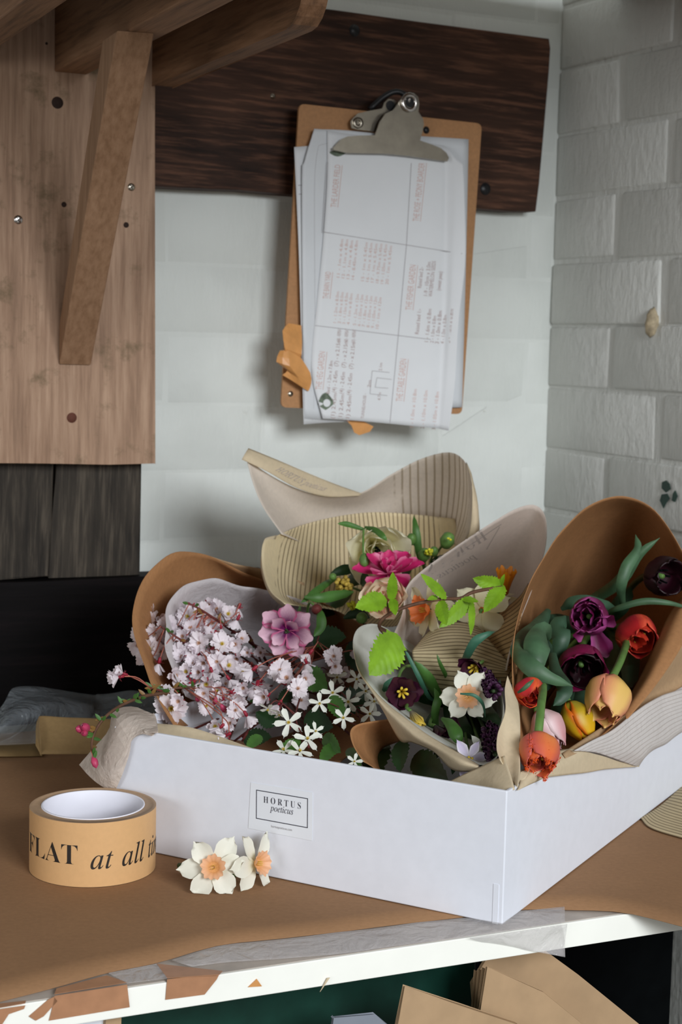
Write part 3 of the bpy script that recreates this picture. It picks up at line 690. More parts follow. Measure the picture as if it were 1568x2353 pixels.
# top sheet with the garden plan
S4 = Surf([[kb(x, y, .0715+z) for x, y, z in r] for r in [
    [(752, 300, 0), (830, 312, 0), (930, 325, 0), (1000, 332, .0), (1026, 338, .0), (1046, 362, .006), (1064, 376, .012)],
    [(752, 420, .0), (840, 425, .0), (940, 430, .001), (1010, 440, .003), (1026, 445, .003), (1048, 452, .010), (1068, 460, .015)],
    [(742, 560, 0), (830, 566, .001), (930, 576, .002), (1000, 590, .004), (1024, 594, .004), (1044, 596, .010), (1070, 600, .015)],
    [(728, 700, 0), (820, 710, .001), (920, 720, .002), (995, 730, .005), (1020, 735, .005), (1036, 738, .011), (1054, 742, .016)],
    [(716, 850, .001), (810, 860, .001), (910, 868, .002), (985, 874, .006), (1012, 876, .006), (1028, 879, .011), (1046, 880, .016)],
    [(742, 962, .004), (810, 966, .003), (900, 974, .004), (980, 982, .007), (1004, 984, .007), (1018, 987, .011), (1032, 990, .016)]]], 44, 44, raw=True)
V = S4.V(); top = mesh('plan_sheet', V, S4.F(), M['sheet'], None, uv=S4.uv(), solid=.0004, offset=-1)
tag(top, 'front white sheet hand lettered with garden plans, right edge curled', 'sheet')
# inverse mapping: pixel on the sheet plane
def px_on(x, y):  # find (u,v) by local search
    p = kb(x, y, .0725); best = None
    for k in range(0, S4.nv):
        for i in range(0, S4.nu):
            d = (S4.P[k][i]-p).length
            if best is None or d < best[0]: best = (d, i, k)
    return p
from mathutils.bvhtree import BVHTree
bvh4 = BVHTree.FromPolygons(S4.V(), S4.F())
def onsheet(x, y):   # sheet plane coordinates (in sheet pixels) -> point lying on the curved sheet
    h = bvh4.ray_cast(CAM, ray(x, y).normalized()); q = h[0] if h[0] else kb(x, y, .0725)
    return q+NB*.0006
def hand(items, mat, name):
    """text that runs up the sheet: (string, x, y, height_px, length_px, slant)"""
    V, F_ = [], []
    for s, x, y, h, L, ln in items:
        g, f, w = glyphs(s, ''); ky = h/.70; kx = L/w; n = len(V); a = R(84)+ln
        for a_, b_ in g:
            u, v = a_*kx, b_*ky+.0; 
            X = x+u*math.cos(a)-v*math.sin(a); Y = y-u*math.sin(a)-v*math.cos(a); V.append(onsheet(X, Y))
        F_ += [tuple(i+n for i in q) for q in f]
    o = mesh(name, V, F_, mat, top, smooth=False); o['kind'] = 'stuff'; return o
titles = [('THE LARDER FIELD', 772, 477, 13, 98, 0), ('THE ROSE + PEONY BOARDER', 962, 509, 14, 135, 0), ('THE BARN YARD', 754, 687, 13, 62, 0), ('THE FISHER GARDEN', 945, 713, 14, 104, 0), ('THE VEG GARDEN', 738, 896, 14, 88, 0), ('THE STABLE GARDEN', 924, 923, 15, 98, 0)]
hand(titles, M['inkred'], 'lettering')
und = []
for s, x, y, h, L, ln in titles:
    a = R(84); und.append((x+4, y, x+4+L*math.cos(a), y-L*math.sin(a)))
small = []
for k, t in enumerate(['11 - 1m x 4.8m', '12 - 1.1m x 4.8m', '13 - 1m x 4.8m', '14 - 8.45m x 4.8m', '', '15 - 1m x 5.45m', '16 - 1m x 5.45m', '17 - 1m x 5.45m', '18 - 9.75m x 5.45m', '19 - 1.05m x 5.45m', '20 - 1m x 5.45m']):
    if t: small.append((t, 780+k*11.2, 638+k*1.6, 7, 80+len(t)*.6, 0))
for k, t in enumerate(['1 - 1.2m x 8.0m', '2 - 1.8m x 8.0m', '3 - 1.15m x 8.0m', '4 - 1m x 8.0m', '5 - 1.2m x 12m', '6 - 1.05m x 12m', '7 - 1.8m x 12m', '8 - 1.05m x 12m', '9 - 1.05m x 12m', '10 - 1m x 12m']):
    small.append((t, 772+k*10.4+(4 if k > 3 else 0), 742+k*1.5, 7, 72, 0))
small += [('1 - 1.0m x 10.8m', 949, 982, 8, 88, 0), ('2 - 1.10m x 10.0m', 974, 985, 8, 88, 0), ('3 - 1.05m x 10.8m', 1000, 988, 8, 88, 0)]
hand(small, M['inkred'], 'lettering')
sm2 = [('Bed - 1.2m x 7.8m', 757, 905, 8, 76, 0)]
for k in range(3):
    sm2 += [('(1) 2.45m', 768+k*17, 962+k*3, 9, 58, 0), ('(4) - 2.45m', 771+k*17, 902+k*3, 9, 50, 0), ('(7) - x 2.15m', 776+k*17, 842+k*3, 9, 62, 0), ('(10) - REPEAT', 781+k*17, 786+k*1.5, 8, 32, 0)]
sm2 += [('TUNNELHOUSE -', 836, 962, 7, 58, 0), ('2m', 851, 890, 7, 16, 0), ('4.7m', 874, 920, 7, 18, 0), ('2.1m', 877, 852, 7, 18, 0)]
hand(sm2, M['inkdark'], 'lettering')
hand([('Raised bed 1:-', 962, 768, 9, 58, 0), ('Raised bed 2:-', 968, 662, 9, 48, 0), ('1 - 1.6m x 0.8m', 984, 786, 9, 76, 0), ('2 - 1.0m x 0.8m', 996, 788, 8, 62, 0), ('3 - 1.0m x 0.8m', 1008, 790, 9, 76, 0), ('4 - 1.0m x 0.8m', 1020, 790, 8, 66, 0), ('5 - 1.0m x 0.8m', 1034, 788, 9, 78, 0), ('1-9 - 10cm x 3.0m', 982, 680, 9, 78, 0), ('WATERMELON SEEDS', 993, 682, 9, 82, 0), ('(sweet peas)', 1012, 668, 9, 44, 0)], M['inkdark'], 'lettering')
for q in und: rect_lines([q], onsheet, .6, M['inkred'], top, 'underline')
def fine(segs): # pixel-space polylines subdivided
    out = []
    for x0, y0, x1, y1 in segs:
        for i in range(12): out.append((x0+(x1-x0)*i/12, y0+(y1-y0)*i/12, x0+(x1-x0)*(i+1)/12, y0+(y1-y0)*(i+1)/12))
    return out
V, F_ = [], []
def pl(segs, w):
    for x0, y0, x1, y1 in fine(segs):
        d = Vector((x1-x0, y1-y0)).normalized(); nx, ny = -d.y*w, d.x*w; n = len(V)
        V.extend([onsheet(x0-nx, y0-ny), onsheet(x0+nx, y0+ny), onsheet(x1+nx, y1+ny), onsheet(x1-nx, y1-ny)]); F_.append((n, n+1, n+2, n+3))
pl([(742, 533, 1062, 583), (724, 748, 990, 780), (945, 375, 934, 562), (934, 562, 915, 772), (915, 772, 896, 972), (752, 372, 742, 533)], .7)
pl([(850, 905, 855, 852), (855, 852, 895, 856), (850, 905, 890, 909), (862, 890, 866, 868), (866, 868, 900, 872), (862, 890, 892, 892)], .6)
mesh('ruled_line', V, F_, M['inkgrey'], top, smooth=False)
V, F_ = [], []
def blob(x, y, r, r2, hole=0):
    n = len(V); k = 16
    for i in range(k):
        a = 2*math.pi*i/k; q = r*(1+.15*math.sin(3*a+x)); V.append(onsheet(x+q*math.cos(a), y+r2*(1+.12*math.cos(4*a))*math.sin(a)))
    if hole:
        for i in range(k):
            a = 2*math.pi*i/k; V.append(onsheet(x+3+r*hole*math.cos(a), y+4+r2*hole*math.sin(a)))
        F_.extend((n+i, n+(i+1) % k, n+k+(i+1) % k, n+k+i) for i in range(k))
    else: F_.append(tuple(range(n, n+k)))
blob(748, 922, 17, 18, .5); mesh('mould_stain', V, F_, M['mould'], top, smooth=False)
V, F_ = [], []
blob(776, 352, 18, 7); mesh('mould_stain', V, F_, M['mould'], top, smooth=False)
# torn paper at bottom left and the orange parcel tape
V, F_ = prism([kb(x, y, .066) for x, y in ((697, 925), (740, 920), (780, 962), (700, 974), (697, 950))], NB, .0006)
o = mesh('torn_sheet', V, F_, M['sheet_o'], None, smooth=False); tag(o, 'torn white sheet corner with a green stain below the clipboard stack', 'sheet')
V, F_ = prism([kb(x, y, .0668) for x, y in ((699, 962), (709, 960), (711, 972), (700, 974))], NB, .0003); mesh('green_stain', V, F_, M['green'], o, smooth=False)
V, F_ = prism([kb(x, y, .0672) for x, y in ((699, 906), (712, 903), (722, 912), (718, 922), (704, 919))], NB, .0003); mesh('green_stain', V, F_, M['mould'], o, smooth=False)
ot = root('parcel_tape', kb(680, 820, .07), 'crumpled orange parcel tape stuck to the left edge of the clipboard', 'tape')
for rows in ([[(662, 744, .070), (692, 750, .070)], [(648, 760, .078), (694, 790, .076)], [(655, 800, .080), (694, 815, .078)], [(662, 830, .074), (690, 830, .072)]],
             [[(644, 806, .074), (665, 806, .080), (692, 822, .078)], [(637, 832, .076), (668, 842, .084), (712, 856, .078)], [(662, 850, .076), (685, 868, .080), (714, 880, .076)], [(650, 862, .074), (680, 880, .076), (708, 898, .074)]]):
    S = Surf([[kb(*p) for p in r] for r in rows], 5, 7, raw=True, wob=.002, seed=3); S.obj('tape_strip', M['tapeorange'], ot, .0004, False)
V, F_ = prism([kb(x, y, .0668) for x, y in ((792, 962), (835, 968), (858, 980), (850, 992), (826, 1000), (814, 994), (808, 978))], NB, .0006)
o = mesh('parcel_tape', V, F_, M['tapeorange'], None, smooth=False); tag(o, 'orange parcel tape end poking out below the hanging sheets', 'tape')
# clip
def c2(x, y): return (600+x/2.802, 180+y/2.802)
base = [(465, 458), (490, 420), (520, 390), (560, 374), (640, 368), (735, 366), (752, 320), (765, 280), (800, 230), (850, 205), (880, 165), (905, 122), (945, 95), (985, 95), (1012, 120), (1020, 165), (1014, 215), (1045, 262), (1050, 300), (1040, 345), (1025, 400), (1100, 425), (1160, 450), (1195, 480), (1212, 512), (1200, 536), (1090, 520), (950, 500), (800, 486), (680, 478), (560, 482)]
outl = [kb(*c2(x, y), .080) for x, y in base]
V, F_ = prism(outl, -NB, .0014); mesh('clip_plate', V, F_, M['chrome'], cbd, smooth=False, bevel=.0006)
V, F_ = prism([kb(*c2(x, y), .0815) for x, y in ((470, 440), (520, 436), (800, 448), (1000, 462), (1180, 480), (1206, 516), (1198, 534), (1090, 519), (950, 499), (800, 485), (560, 480), (470, 462))], -NB, .003); mesh('clip_jaw', V, F_, M['chrome'], cbd, smooth=False, bevel=.0008)
def ring(x, y, r1, r2, off, mt, t=.002):
    p = kb(*c2(x, y), off); V, F_ = lathe([(r1, 0), (r2, 0), (r2, t), (r1, t), (r1, 0)], p, 22, NB); return mesh('eyelet', V, F_, M[mt], cbd)
ring(955, 155, .0058, .0105, .0812, 'steel'); ring(622, 287, .0022, .0062, .070, 'chrome')
V, F_ = lathe([(.0001, 0), (.0056, 0)], kb(*c2(955, 155), .0817), 20, NB); mesh('hook_gap', V, F_, M['blackmetal'], cbd)
lev = [(578, 280), (592, 255), (625, 228), (700, 208), (780, 192), (792, 155), (822, 134), (856, 138), (884, 165), (850, 205), (805, 240), (765, 290), (742, 345), (690, 335), (620, 328), (585, 318)]
V, F_ = prism([kb(*c2(x, y), .071) for x, y in lev], -NB, .0014); mesh('clip_lever', V, F_, M['chrome'], cbd, smooth=False, bevel=.0006)
V, F_ = lathe([(.0001, 0), (.0055, 0)], kb(*c2(835, 175), .0716), 20, NB); mesh('lever_hole', V, F_, M['blackmetal'], cbd)
V, F_ = tube([kb(*c2(700, 200), .066), kb(*c2(790, 120), .068), kb(*c2(880, 85), .072), kb(*c2(960, 130), .074)], .0032, 8, 12); mesh('hook', V, F_, M['blackmetal'], cbd)
V, F_ = tube([kb(*c2(945, 180), .076), kb(*c2(958, 130), .084)], .0012, 8); mesh('spring_pin', V, F_, M['steel'], cbd)

# ------------------------------------------------------------------ paper wraps in the box
def wrapobj(name, label, cat='paper wrap'): return root(name, A+E1*.15+E2*.25+ZZ*.01, label, cat, 'paper wraps in the box')
# left kraft wrap
w1 = wrapobj('kraft_wrap', 'brown kraft wrap round the cherry blossom at the left of the box')
rim1 = [(400, 1668, 1.275), (372, 1620, 1.285), (338, 1545, 1.31), (312, 1470, 1.34), (306, 1400, 1.37), (335, 1325, 1.41), (400, 1270, 1.46), (475, 1277, 1.51), (550, 1312, 1.54), (640, 1345, 1.56), (740, 1385, 1.55), (840, 1440, 1.50), (862, 1540, 1.44), (858, 1640, 1.36), (820, 1720, 1.27), (740, 1770, 1.215), (620, 1768, 1.225), (500, 1735, 1.245), (400, 1690, 1.272)]
S = cone(rim1, (660, 1560, 1.68), .02, 120, 16, .012, .0012, 1); S.obj('sheet', M['kraft_w'], w1)
S = Surf([[(470, 1274, 1.515), (540, 1296, 1.545), (622, 1312, 1.57), (700, 1340, 1.58)], [(475, 1280, 1.525), (548, 1316, 1.56), (622, 1345, 1.58), (700, 1375, 1.59)]], 20, 5); S.obj('outer_flap', M['kraft_sheet'], w1)
w1b = wrapobj('tissue_liner', 'white tissue liner inside the left kraft wrap', 'tissue paper')
rim = [(425, 1600, 1.31), (395, 1530, 1.335), (378, 1445, 1.37), (388, 1385, 1.40), (425, 1345, 1.43), (490, 1333, 1.46), (560, 1346, 1.49), (640, 1362, 1.51), (740, 1400, 1.50)]
S = cone(rim, (650, 1580, 1.60), .02, 70, 16, .008, .003, 2); S.obj('sheet', M['tissue'], w1b)
# cream paper inside along the front rim
w1c = wrapobj('cream_liner', 'cream paper edge tucked behind the left end of the box front', 'paper')
S = Surf([[(352, 1660, 1.262), (430, 1668, 1.25), (500, 1688, 1.24), (560, 1712, 1.225), (620, 1735, 1.215)], [(350, 1700, 1.255), (430, 1712, 1.245), (500, 1730, 1.235), (560, 1750, 1.22), (620, 1765, 1.21)], [(380, 1740, 1.27), (440, 1750, 1.26), (510, 1765, 1.25), (570, 1780, 1.24), (620, 1790, 1.23)]], 26, 10, wob=.001); S.obj('sheet', M['cream'], w1c)
# back pale wrap
w2 = wrapobj('pale_wrap', 'tall pale paper wrap with striped lining at the back of the box')
S = Surf([[(566, 1052, 1.58), (610, 1085, 1.59), (680, 1122, 1.62), (750, 1140, 1.65), (830, 1132, 1.68), (900, 1090, 1.69), (970, 1054, 1.68), (1035, 1040, 1.65), (1072, 1066, 1.61), (1086, 1120, 1.57)],
          [(582, 1110, 1.57), (625, 1135, 1.60), (690, 1160, 1.64), (760, 1170, 1.68), (830, 1166, 1.71), (900, 1140, 1.72), (970, 1115, 1.71), (1035, 1105, 1.68), (1074, 1135, 1.62), (1086, 1180, 1.57)],
          [(605, 1165, 1.56), (650, 1185, 1.60), (705, 1200, 1.65), (770, 1208, 1.69), (840, 1206, 1.72), (905, 1195, 1.73), (970, 1180, 1.72), (1030, 1175, 1.69), (1066, 1195, 1.63), (1078, 1225, 1.58)],
          [(648, 1228, 1.55), (690, 1245, 1.60), (730, 1255, 1.65), (780, 1262, 1.69), (840, 1265, 1.72), (905, 1262, 1.73), (970, 1255, 1.72), (1020, 1248, 1.69), (1046, 1252, 1.64), (1058, 1262, 1.59)]], 70, 30)
S.obj('back_sheet', M['pale_ring'], w2)
S = Surf([[(571, 1030, 1.585), (640, 1058, 1.60), (720, 1092, 1.635), (780, 1116, 1.665), (832, 1134, 1.682)], [(563, 1043, 1.576), (630, 1073, 1.59), (700, 1108, 1.625), (770, 1128, 1.655), (830, 1136, 1.680)], [(556, 1056, 1.574), (612, 1082, 1.582), (680, 1120, 1.612), (750, 1141, 1.645), (828, 1139, 1.678)]], 30, 8)
SF = S; fl_ = S.obj('folded_edge', M['cream'], w2)
print_text([('HORTUS poeticus', 'i', .28, .30, .34, .40, 0)], lambda x, y: SF.at(x, 1-y)+(-JJ*0+NB)*.0009+ZZ*.0006, M['inkpale'], fl_)
S = Surf([[(1072, 1062, 1.612), (1084, 1090, 1.60), (1092, 1130, 1.60)], [(1086, 1120, 1.57), (1098, 1160, 1.575), (1101, 1190, 1.59)], [(1078, 1225, 1.575), (1090, 1240, 1.575), (1100, 1235, 1.59)], [(1040, 1275, 1.58), (1055, 1285, 1.58), (1080, 1275, 1.60)]], 10, 22); S.obj('outer_edge', M['cream'], w2)
S = Surf([[(634, 1232, 1.545), (700, 1205, 1.60), (780, 1186, 1.64), (860, 1177, 1.67), (950, 1182, 1.68), (1045, 1192, 1.66)],
          [(606, 1246, 1.52), (690, 1262, 1.60), (780, 1262, 1.65), (870, 1258, 1.68), (950, 1262, 1.69), (1055, 1250, 1.64)],
          [(603, 1300, 1.50), (680, 1330, 1.58), (780, 1335, 1.63), (870, 1335, 1.66), (950, 1335, 1.66), (1040, 1300, 1.60)],
          [(620, 1355, 1.46), (680, 1380, 1.52), (770, 1390, 1.57), (860, 1395, 1.60), (940, 1390, 1.60), (1010, 1350, 1.56)],
          [(655, 1388, 1.435), (700, 1394, 1.47), (770, 1402, 1.50), (830, 1430, 1.51), (900, 1440, 1.52), (960, 1420, 1.52)]], 60, 40)
S.obj('striped_lining', M['striped_b'], w2)
S = Surf([[(606, 1246, 1.52), (612, 1236, 1.526), (636, 1230, 1.545)], [(603, 1300, 1.50), (600, 1300, 1.52), (612, 1310, 1.55)], [(620, 1355, 1.46), (622, 1368, 1.49), (640, 1385, 1.52)], [(655, 1388, 1.435), (670, 1400, 1.46), (700, 1420, 1.49)]], 8, 20); S.obj('outer_lip', M['cream'], w2)
# HORTUS wrap, middle right
w3 = wrapobj('printed_wrap', 'pale paper wrap with mirrored HORTUS print between back wrap and tulips')
rim = [(900, 1470, 1.36), (925, 1410, 1.39), (935, 1350, 1.42), (975, 1308, 1.45), (1050, 1255, 1.49), (1125, 1205, 1.53), (1190, 1168, 1.55), (1232, 1162, 1.56), (1254, 1190, 1.55), (1255, 1250, 1.52), (1236, 1320, 1.47), (1205, 1400, 1.42), (1180, 1470, 1.37), (1165, 1540, 1.32)]
S3w = cone(rim, (1090, 1470, 1.66), .02, 90, 24, .008, 0, 3); o3w = S3w.obj('sheet', M['pale'], w3)
bv3 = BVHTree.FromPolygons(S3w.V(), S3w.F())
def on3(px, py):
    d = ray(px, py).normalized(); h = bv3.ray_cast(CAM, d); return (h[0]-d*.0012) if h[0] else at(px, py, 1.5)
def mirror_print(s, st, x0, y0, x1, y1, h, mat):
    g, f, w = glyphs(s, st); d = Vector((x1-x0, y1-y0)); L = d.length; d.normalize(); n = Vector((d.y, -d.x)); V = []
    for a, b in g: V.append(on3(x0+d.x*(L-a/w*L)+n.x*b/.7*h, y0+d.y*(L-a/w*L)+n.y*b/.7*h))
    mesh('showthrough_print', V, f, mat, o3w, smooth=False)
mirror_print('HORTUS', 'b', 990, 1322, 1122, 1238, 27, M['inkpale']); mirror_print('poeticus', 'i', 1010, 1330, 1098, 1280, 14, M['inkpale'])
V, F_ = [], []
for (x0, y0, x1, y1) in ((1118, 1262, 1148, 1210), (1012, 1298, 1152, 1204)):
    for i in range(10):
        a = (x0+(x1-x0)*i/10, y0+(y1-y0)*i/10); b = (x0+(x1-x0)*(i+1)/10, y0+(y1-y0)*(i+1)/10); n = len(V)
        V += [on3(*a), on3(a[0]+1.2, a[1]+1.2), on3(b[0]+1.2, b[1]+1.2), on3(*b)]; F_.append((n, n+1, n+2, n+3))
mesh('showthrough_print', V, F_, M['inkpale'], o3w, smooth=False)
S = Surf([[(1090, 1435, 1.45), (1130, 1420, 1.45), (1190, 1375, 1.44), (1215, 1340, 1.45)], [(1110, 1470, 1.42), (1140, 1455, 1.41), (1185, 1430, 1.40), (1200, 1410, 1.41)], [(1140, 1510, 1.38), (1160, 1500, 1.37), (1180, 1490, 1.36), (1186, 1470, 1.36)], [(1160, 1580, 1.33), (1172, 1575, 1.32), (1182, 1565, 1.31), (1188, 1550, 1.31)]], 20, 26); S.obj('striped_lip', M['striped_g'], w3)
S = Surf([[(985, 1452, 1.40), (1015, 1432, 1.41), (1060, 1430, 1.41), (1098, 1440, 1.41)], [(960, 1480, 1.38), (1010, 1462, 1.385), (1070, 1460, 1.385), (1128, 1474, 1.38)], [(948, 1500, 1.37), (1010, 1500, 1.36), (1080, 1500, 1.355), (1172, 1530, 1.345)], [(960, 1540, 1.37), (1020, 1545, 1.35), (1090, 1550, 1.335), (1168, 1552, 1.33)], [(1000, 1590, 1.37), (1040, 1600, 1.35), (1100, 1605, 1.335), (1150, 1600, 1.33)]], 40, 30)
S.obj('striped_flap', M['striped'], w3)
# front white wrap
w4 = wrapobj('white_wrap', 'white and cream paper wrap round the dark fritillaries and narcissus at the front')
rim = [(1010, 1490, 1.40), (950, 1500, 1.40), (905, 1455, 1.39), (862, 1433, 1.37), (825, 1442, 1.345), (811, 1475, 1.325), (820, 1525, 1.295), (850, 1578, 1.265), (893, 1622, 1.24), (945, 1662, 1.215), (1000, 1700, 1.19), (1060, 1735, 1.165), (1105, 1758, 1.15), (1140, 1745, 1.155), (1152, 1690, 1.185), (1158, 1620, 1.23), (1140, 1560, 1.31), (1090, 1510, 1.385), (1010, 1490, 1.40)]
S = cone(rim, (1070, 1580, 1.54), .02, 100, 20, .004, .0008, 4); S.obj('sheet', M['whitecup'], w4)
S = Surf([[(811, 1475, 1.325), (820, 1525, 1.295), (850, 1576, 1.265), (893, 1620, 1.24), (945, 1660, 1.215), (1000, 1698, 1.19), (1060, 1733, 1.165), (1100, 1757, 1.15)],
          [(816, 1505, 1.312), (826, 1545, 1.285), (862, 1600, 1.245), (905, 1650, 1.222), (950, 1688, 1.20), (1000, 1716, 1.178), (1056, 1748, 1.152), (1100, 1762, 1.143)],
          [(826, 1530, 1.315), (838, 1560, 1.30), (884, 1638, 1.255), (920, 1702, 1.235), (948, 1706, 1.215), (996, 1726, 1.19), (1040, 1768, 1.165), (1092, 1772, 1.15)]], 50, 10, wob=.0007)
S.obj('turned_edge', M['cream'], w4)
# dark kraft curl
w6 = wrapobj('kraft_curl', 'small curled brown kraft paper low in the front of the box', 'paper')
S = Surf([[(920, 1650, 1.26), (870, 1656, 1.25), (825, 1664, 1.235), (806, 1680, 1.225), (812, 1712, 1.215), (835, 1750, 1.205)], [(925, 1675, 1.27), (885, 1680, 1.27), (850, 1690, 1.26), (838, 1705, 1.25), (842, 1740, 1.235), (860, 1765, 1.22)], [(930, 1700, 1.28), (900, 1710, 1.285), (880, 1720, 1.28), (872, 1740, 1.27), (875, 1765, 1.25), (885, 1790, 1.23)]], 26, 14); S.obj('sheet', M['kraft_w'], w6)
# cream corner paper between front wrap and tulips, hanging over the side
w7 = wrapobj('corner_paper', 'cream paper folded up to a point at the near corner of the box', 'paper')
S = Surf([[(1166, 1554, 1.20), (1172, 1570, 1.20), (1180, 1590, 1.20), (1190, 1612, 1.195)], [(1160, 1585, 1.185), (1168, 1600, 1.185), (1182, 1620, 1.18), (1193, 1640, 1.175)], [(1161, 1633, 1.165), (1170, 1640, 1.165), (1184, 1660, 1.16), (1195, 1680, 1.155)], [(1144, 1683, 1.145), (1160, 1690, 1.15), (1180, 1710, 1.145), (1196, 1730, 1.135)], [(1142, 1720, 1.13), (1160, 1735, 1.135), (1178, 1750, 1.13), (1196, 1772, 1.115)], [(1150, 1745, 1.12), (1165, 1770, 1.12), (1178, 1795, 1.108), (1190, 1808, 1.095)]], 16, 40, wob=.0008); S.obj('peak', M['cream'], w7)
S = Surf([[(1161, 1736, 1.125), (1128, 1750, 1.133), (1095, 1765, 1.142), (1028, 1798, 1.150)], [(1172, 1770, 1.112), (1140, 1782, 1.118), (1100, 1795, 1.128), (1045, 1806, 1.14)], [(1184, 1812, 1.097), (1150, 1818, 1.101), (1110, 1815, 1.115), (1065, 1818, 1.13)]], 20, 16, wob=.0012); S.obj('corner_fold', M['cream'], w7)
SN = Vector((E2.y, -E2.x, 0))   # outward normal of the right side
def side(x, y, off): return onp(x, y, A, SN, off)
S = Surf([[at(1196, 1772, 1.125), at(1240, 1742, 1.16), at(1285, 1724, 1.19), side(1330, 1722, .003), side(1380, 1736, .004), side(1420, 1748, .004), side(1468, 1757, .004)],
          [at(1195, 1795, 1.112), side(1240, 1768, .0015), side(1285, 1752, .003), side(1330, 1752, .004), side(1380, 1752, .004), side(1420, 1756, .004), side(1469, 1759, .004)],
          [at(1190, 1815, 1.098), side(1230, 1798, .001), side(1262, 1786, .003), side(1330, 1777, .004), side(1380, 1770, .004), side(1425, 1764, .004), side(1470, 1761, .004)]], 50, 12, raw=True, wob=.0006); S.obj('side_fold', M['cream'], w7)
V, F_ = prism([at(1197, 1774, 1.120), at(1218, 1765, 1.130), at(1214, 1778, 1.120), at(1200, 1802, 1.112), at(1193, 1816, 1.106), at(1192, 1800, 1.11)], E2, .0006); mesh('crease', V, F_, M['cream'], w7, smooth=False)
# striped tissue over the side rim
w8 = root('lined_tissue', side(1480, 1720, .01), 'white lined tissue paper draped over the right rim of the box', 'tissue paper')
S = Surf([[side(1318, 1726, .0045), side(1385, 1690, .0055), side(1434, 1656, .006), side(1488, 1616, .007), side(1542, 1590, .007), side(1620, 1572, .007)],
          [side(1380, 1733, .006), side(1425, 1716, .008), side(1465, 1690, .010), side(1505, 1660, .011), side(1548, 1635, .011), side(1620, 1610, .010)],
          [side(1450, 1757, .005), side(1476, 1738, .010), side(1496, 1718, .012), side(1530, 1700, .012), side(1562, 1676, .012), side(1625, 1640, .010)],
          [side(1469, 1760, .003), side(1482, 1742, .006), side(1502, 1724, .007), side(1532, 1708, .008), side(1566, 1682, .008), side(1625, 1650, .006)]], 50, 22, raw=True, wob=.0009, seed=5); S.obj('sheet', M['tissue_l'], w8)
# kraft under-sheet below tulips
w9 = wrapobj('kraft_under_sheet', 'light brown kraft sheet lying under the tulip wrap on the right', 'paper')
S = Surf([[at(1280, 1738, 1.20), at(1335, 1712, 1.235), at(1420, 1650, 1.29), at(1500, 1555, 1.36), at(1600, 1440, 1.44)], [atz(1292, 1732, .099), atz(1350, 1694, .0995), atz(1432, 1642, .100), atz(1525, 1583, .100), atz(1630, 1515, .100)], [side(1300, 1742, .003), side(1385, 1706, .003), side(1450, 1676, .0035), side(1548, 1614, .004), side(1640, 1566, .004)]], 40, 16, raw=True); S.obj('sheet', M['kraft_sheet'], w9)
# tulip wrap
w5 = wrapobj('kraft_tulip_wrap', 'large open brown kraft wrap holding the tulips at the right')
rim5 = [(1192, 1715, 1.185), (1184, 1640, 1.21), (1178, 1560, 1.24), (1180, 1480, 1.27), (1196, 1400, 1.31), (1228, 1320, 1.35), (1285, 1228, 1.40), (1355, 1162, 1.44), (1430, 1140, 1.47), (1500, 1168, 1.49), (1560, 1250, 1.48), (1592, 1330, 1.46), (1590, 1410, 1.42), (1560, 1490, 1.37), (1500, 1570, 1.32), (1440, 1640, 1.275), (1370, 1700, 1.235), (1285, 1742, 1.20), (1235, 1748, 1.183), (1192, 1716, 1.184)]
S = cone(rim5, (1370, 1440, 1.70), .02, 110, 26, .018, .0006, 6); S.obj('sheet', M['kraft_w'], w5)
S = Surf([[(1600, 1395, 1.425), (1570, 1480, 1.37), (1510, 1572, 1.315), (1452, 1642, 1.270), (1440, 1652, 1.264)], [(1575, 1370, 1.44), (1548, 1440, 1.39), (1500, 1540, 1.33), (1446, 1625, 1.280), (1436, 1640, 1.272)], [(1560, 1380, 1.47), (1530, 1430, 1.42), (1480, 1540, 1.36), (1436, 1620, 1.30), (1430, 1636, 1.29)]], 40, 10); S.obj('second_layer', M['kraft_w'], w5)
# tissue over the left corner of the box
w10 = root('corner_tissue', at(260, 1800, 1.26), 'creased white tissue paper hanging over the left corner of the box', 'tissue paper')
LC = A+E1*LX+ZZ*BH
LN = E1  # outward of left side
def lft_(x, y, off): return onp(x, y, A+E1*LX, LN, off)
def fq(x, y, o): return fpt(x, y, o)
S = Surf([[at(356, 1640, 1.262), at(300, 1623, 1.285), fq(258, 1633, -.02), fq(246, 1680, -.014), fq(214, 1722, -.014), fq(184, 1757, -.012)],
          [at(362, 1662, 1.246), at(322, 1650, 1.250), fq(285, 1668, .000), fq(256, 1710, .003), fq(226, 1752, .003), fq(197, 1777, .000)],
          [fq(354, 1686, .003), fq(325, 1680, .004), fq(300, 1698, .006), fq(280, 1745, .010), fq(248, 1782, .009), fq(224, 1802, .006)],
          [fq(326, 1682, .003), fq(316, 1684, .0025), fq(302, 1698, .003), fq(299, 1728, .004), fq(284, 1784, .005), fq(262, 1826, .003)]], 15, 12, raw=True, wob=.0030, seed=9); S.obj('sheet', M['tissue_c'], w10, smooth=False)
S = Surf([[at(354, 1638, 1.262), at(360, 1655, 1.255), fq(364, 1684, .003)], [at(338, 1650, 1.258), at(345, 1664, 1.246), fq(350, 1684, .004)], [at(322, 1668, 1.248), fq(330, 1680, .003), fq(338, 1686, .003)]], 10, 10, raw=True); S.obj('folded_corner', M['tissue_c'], w10)

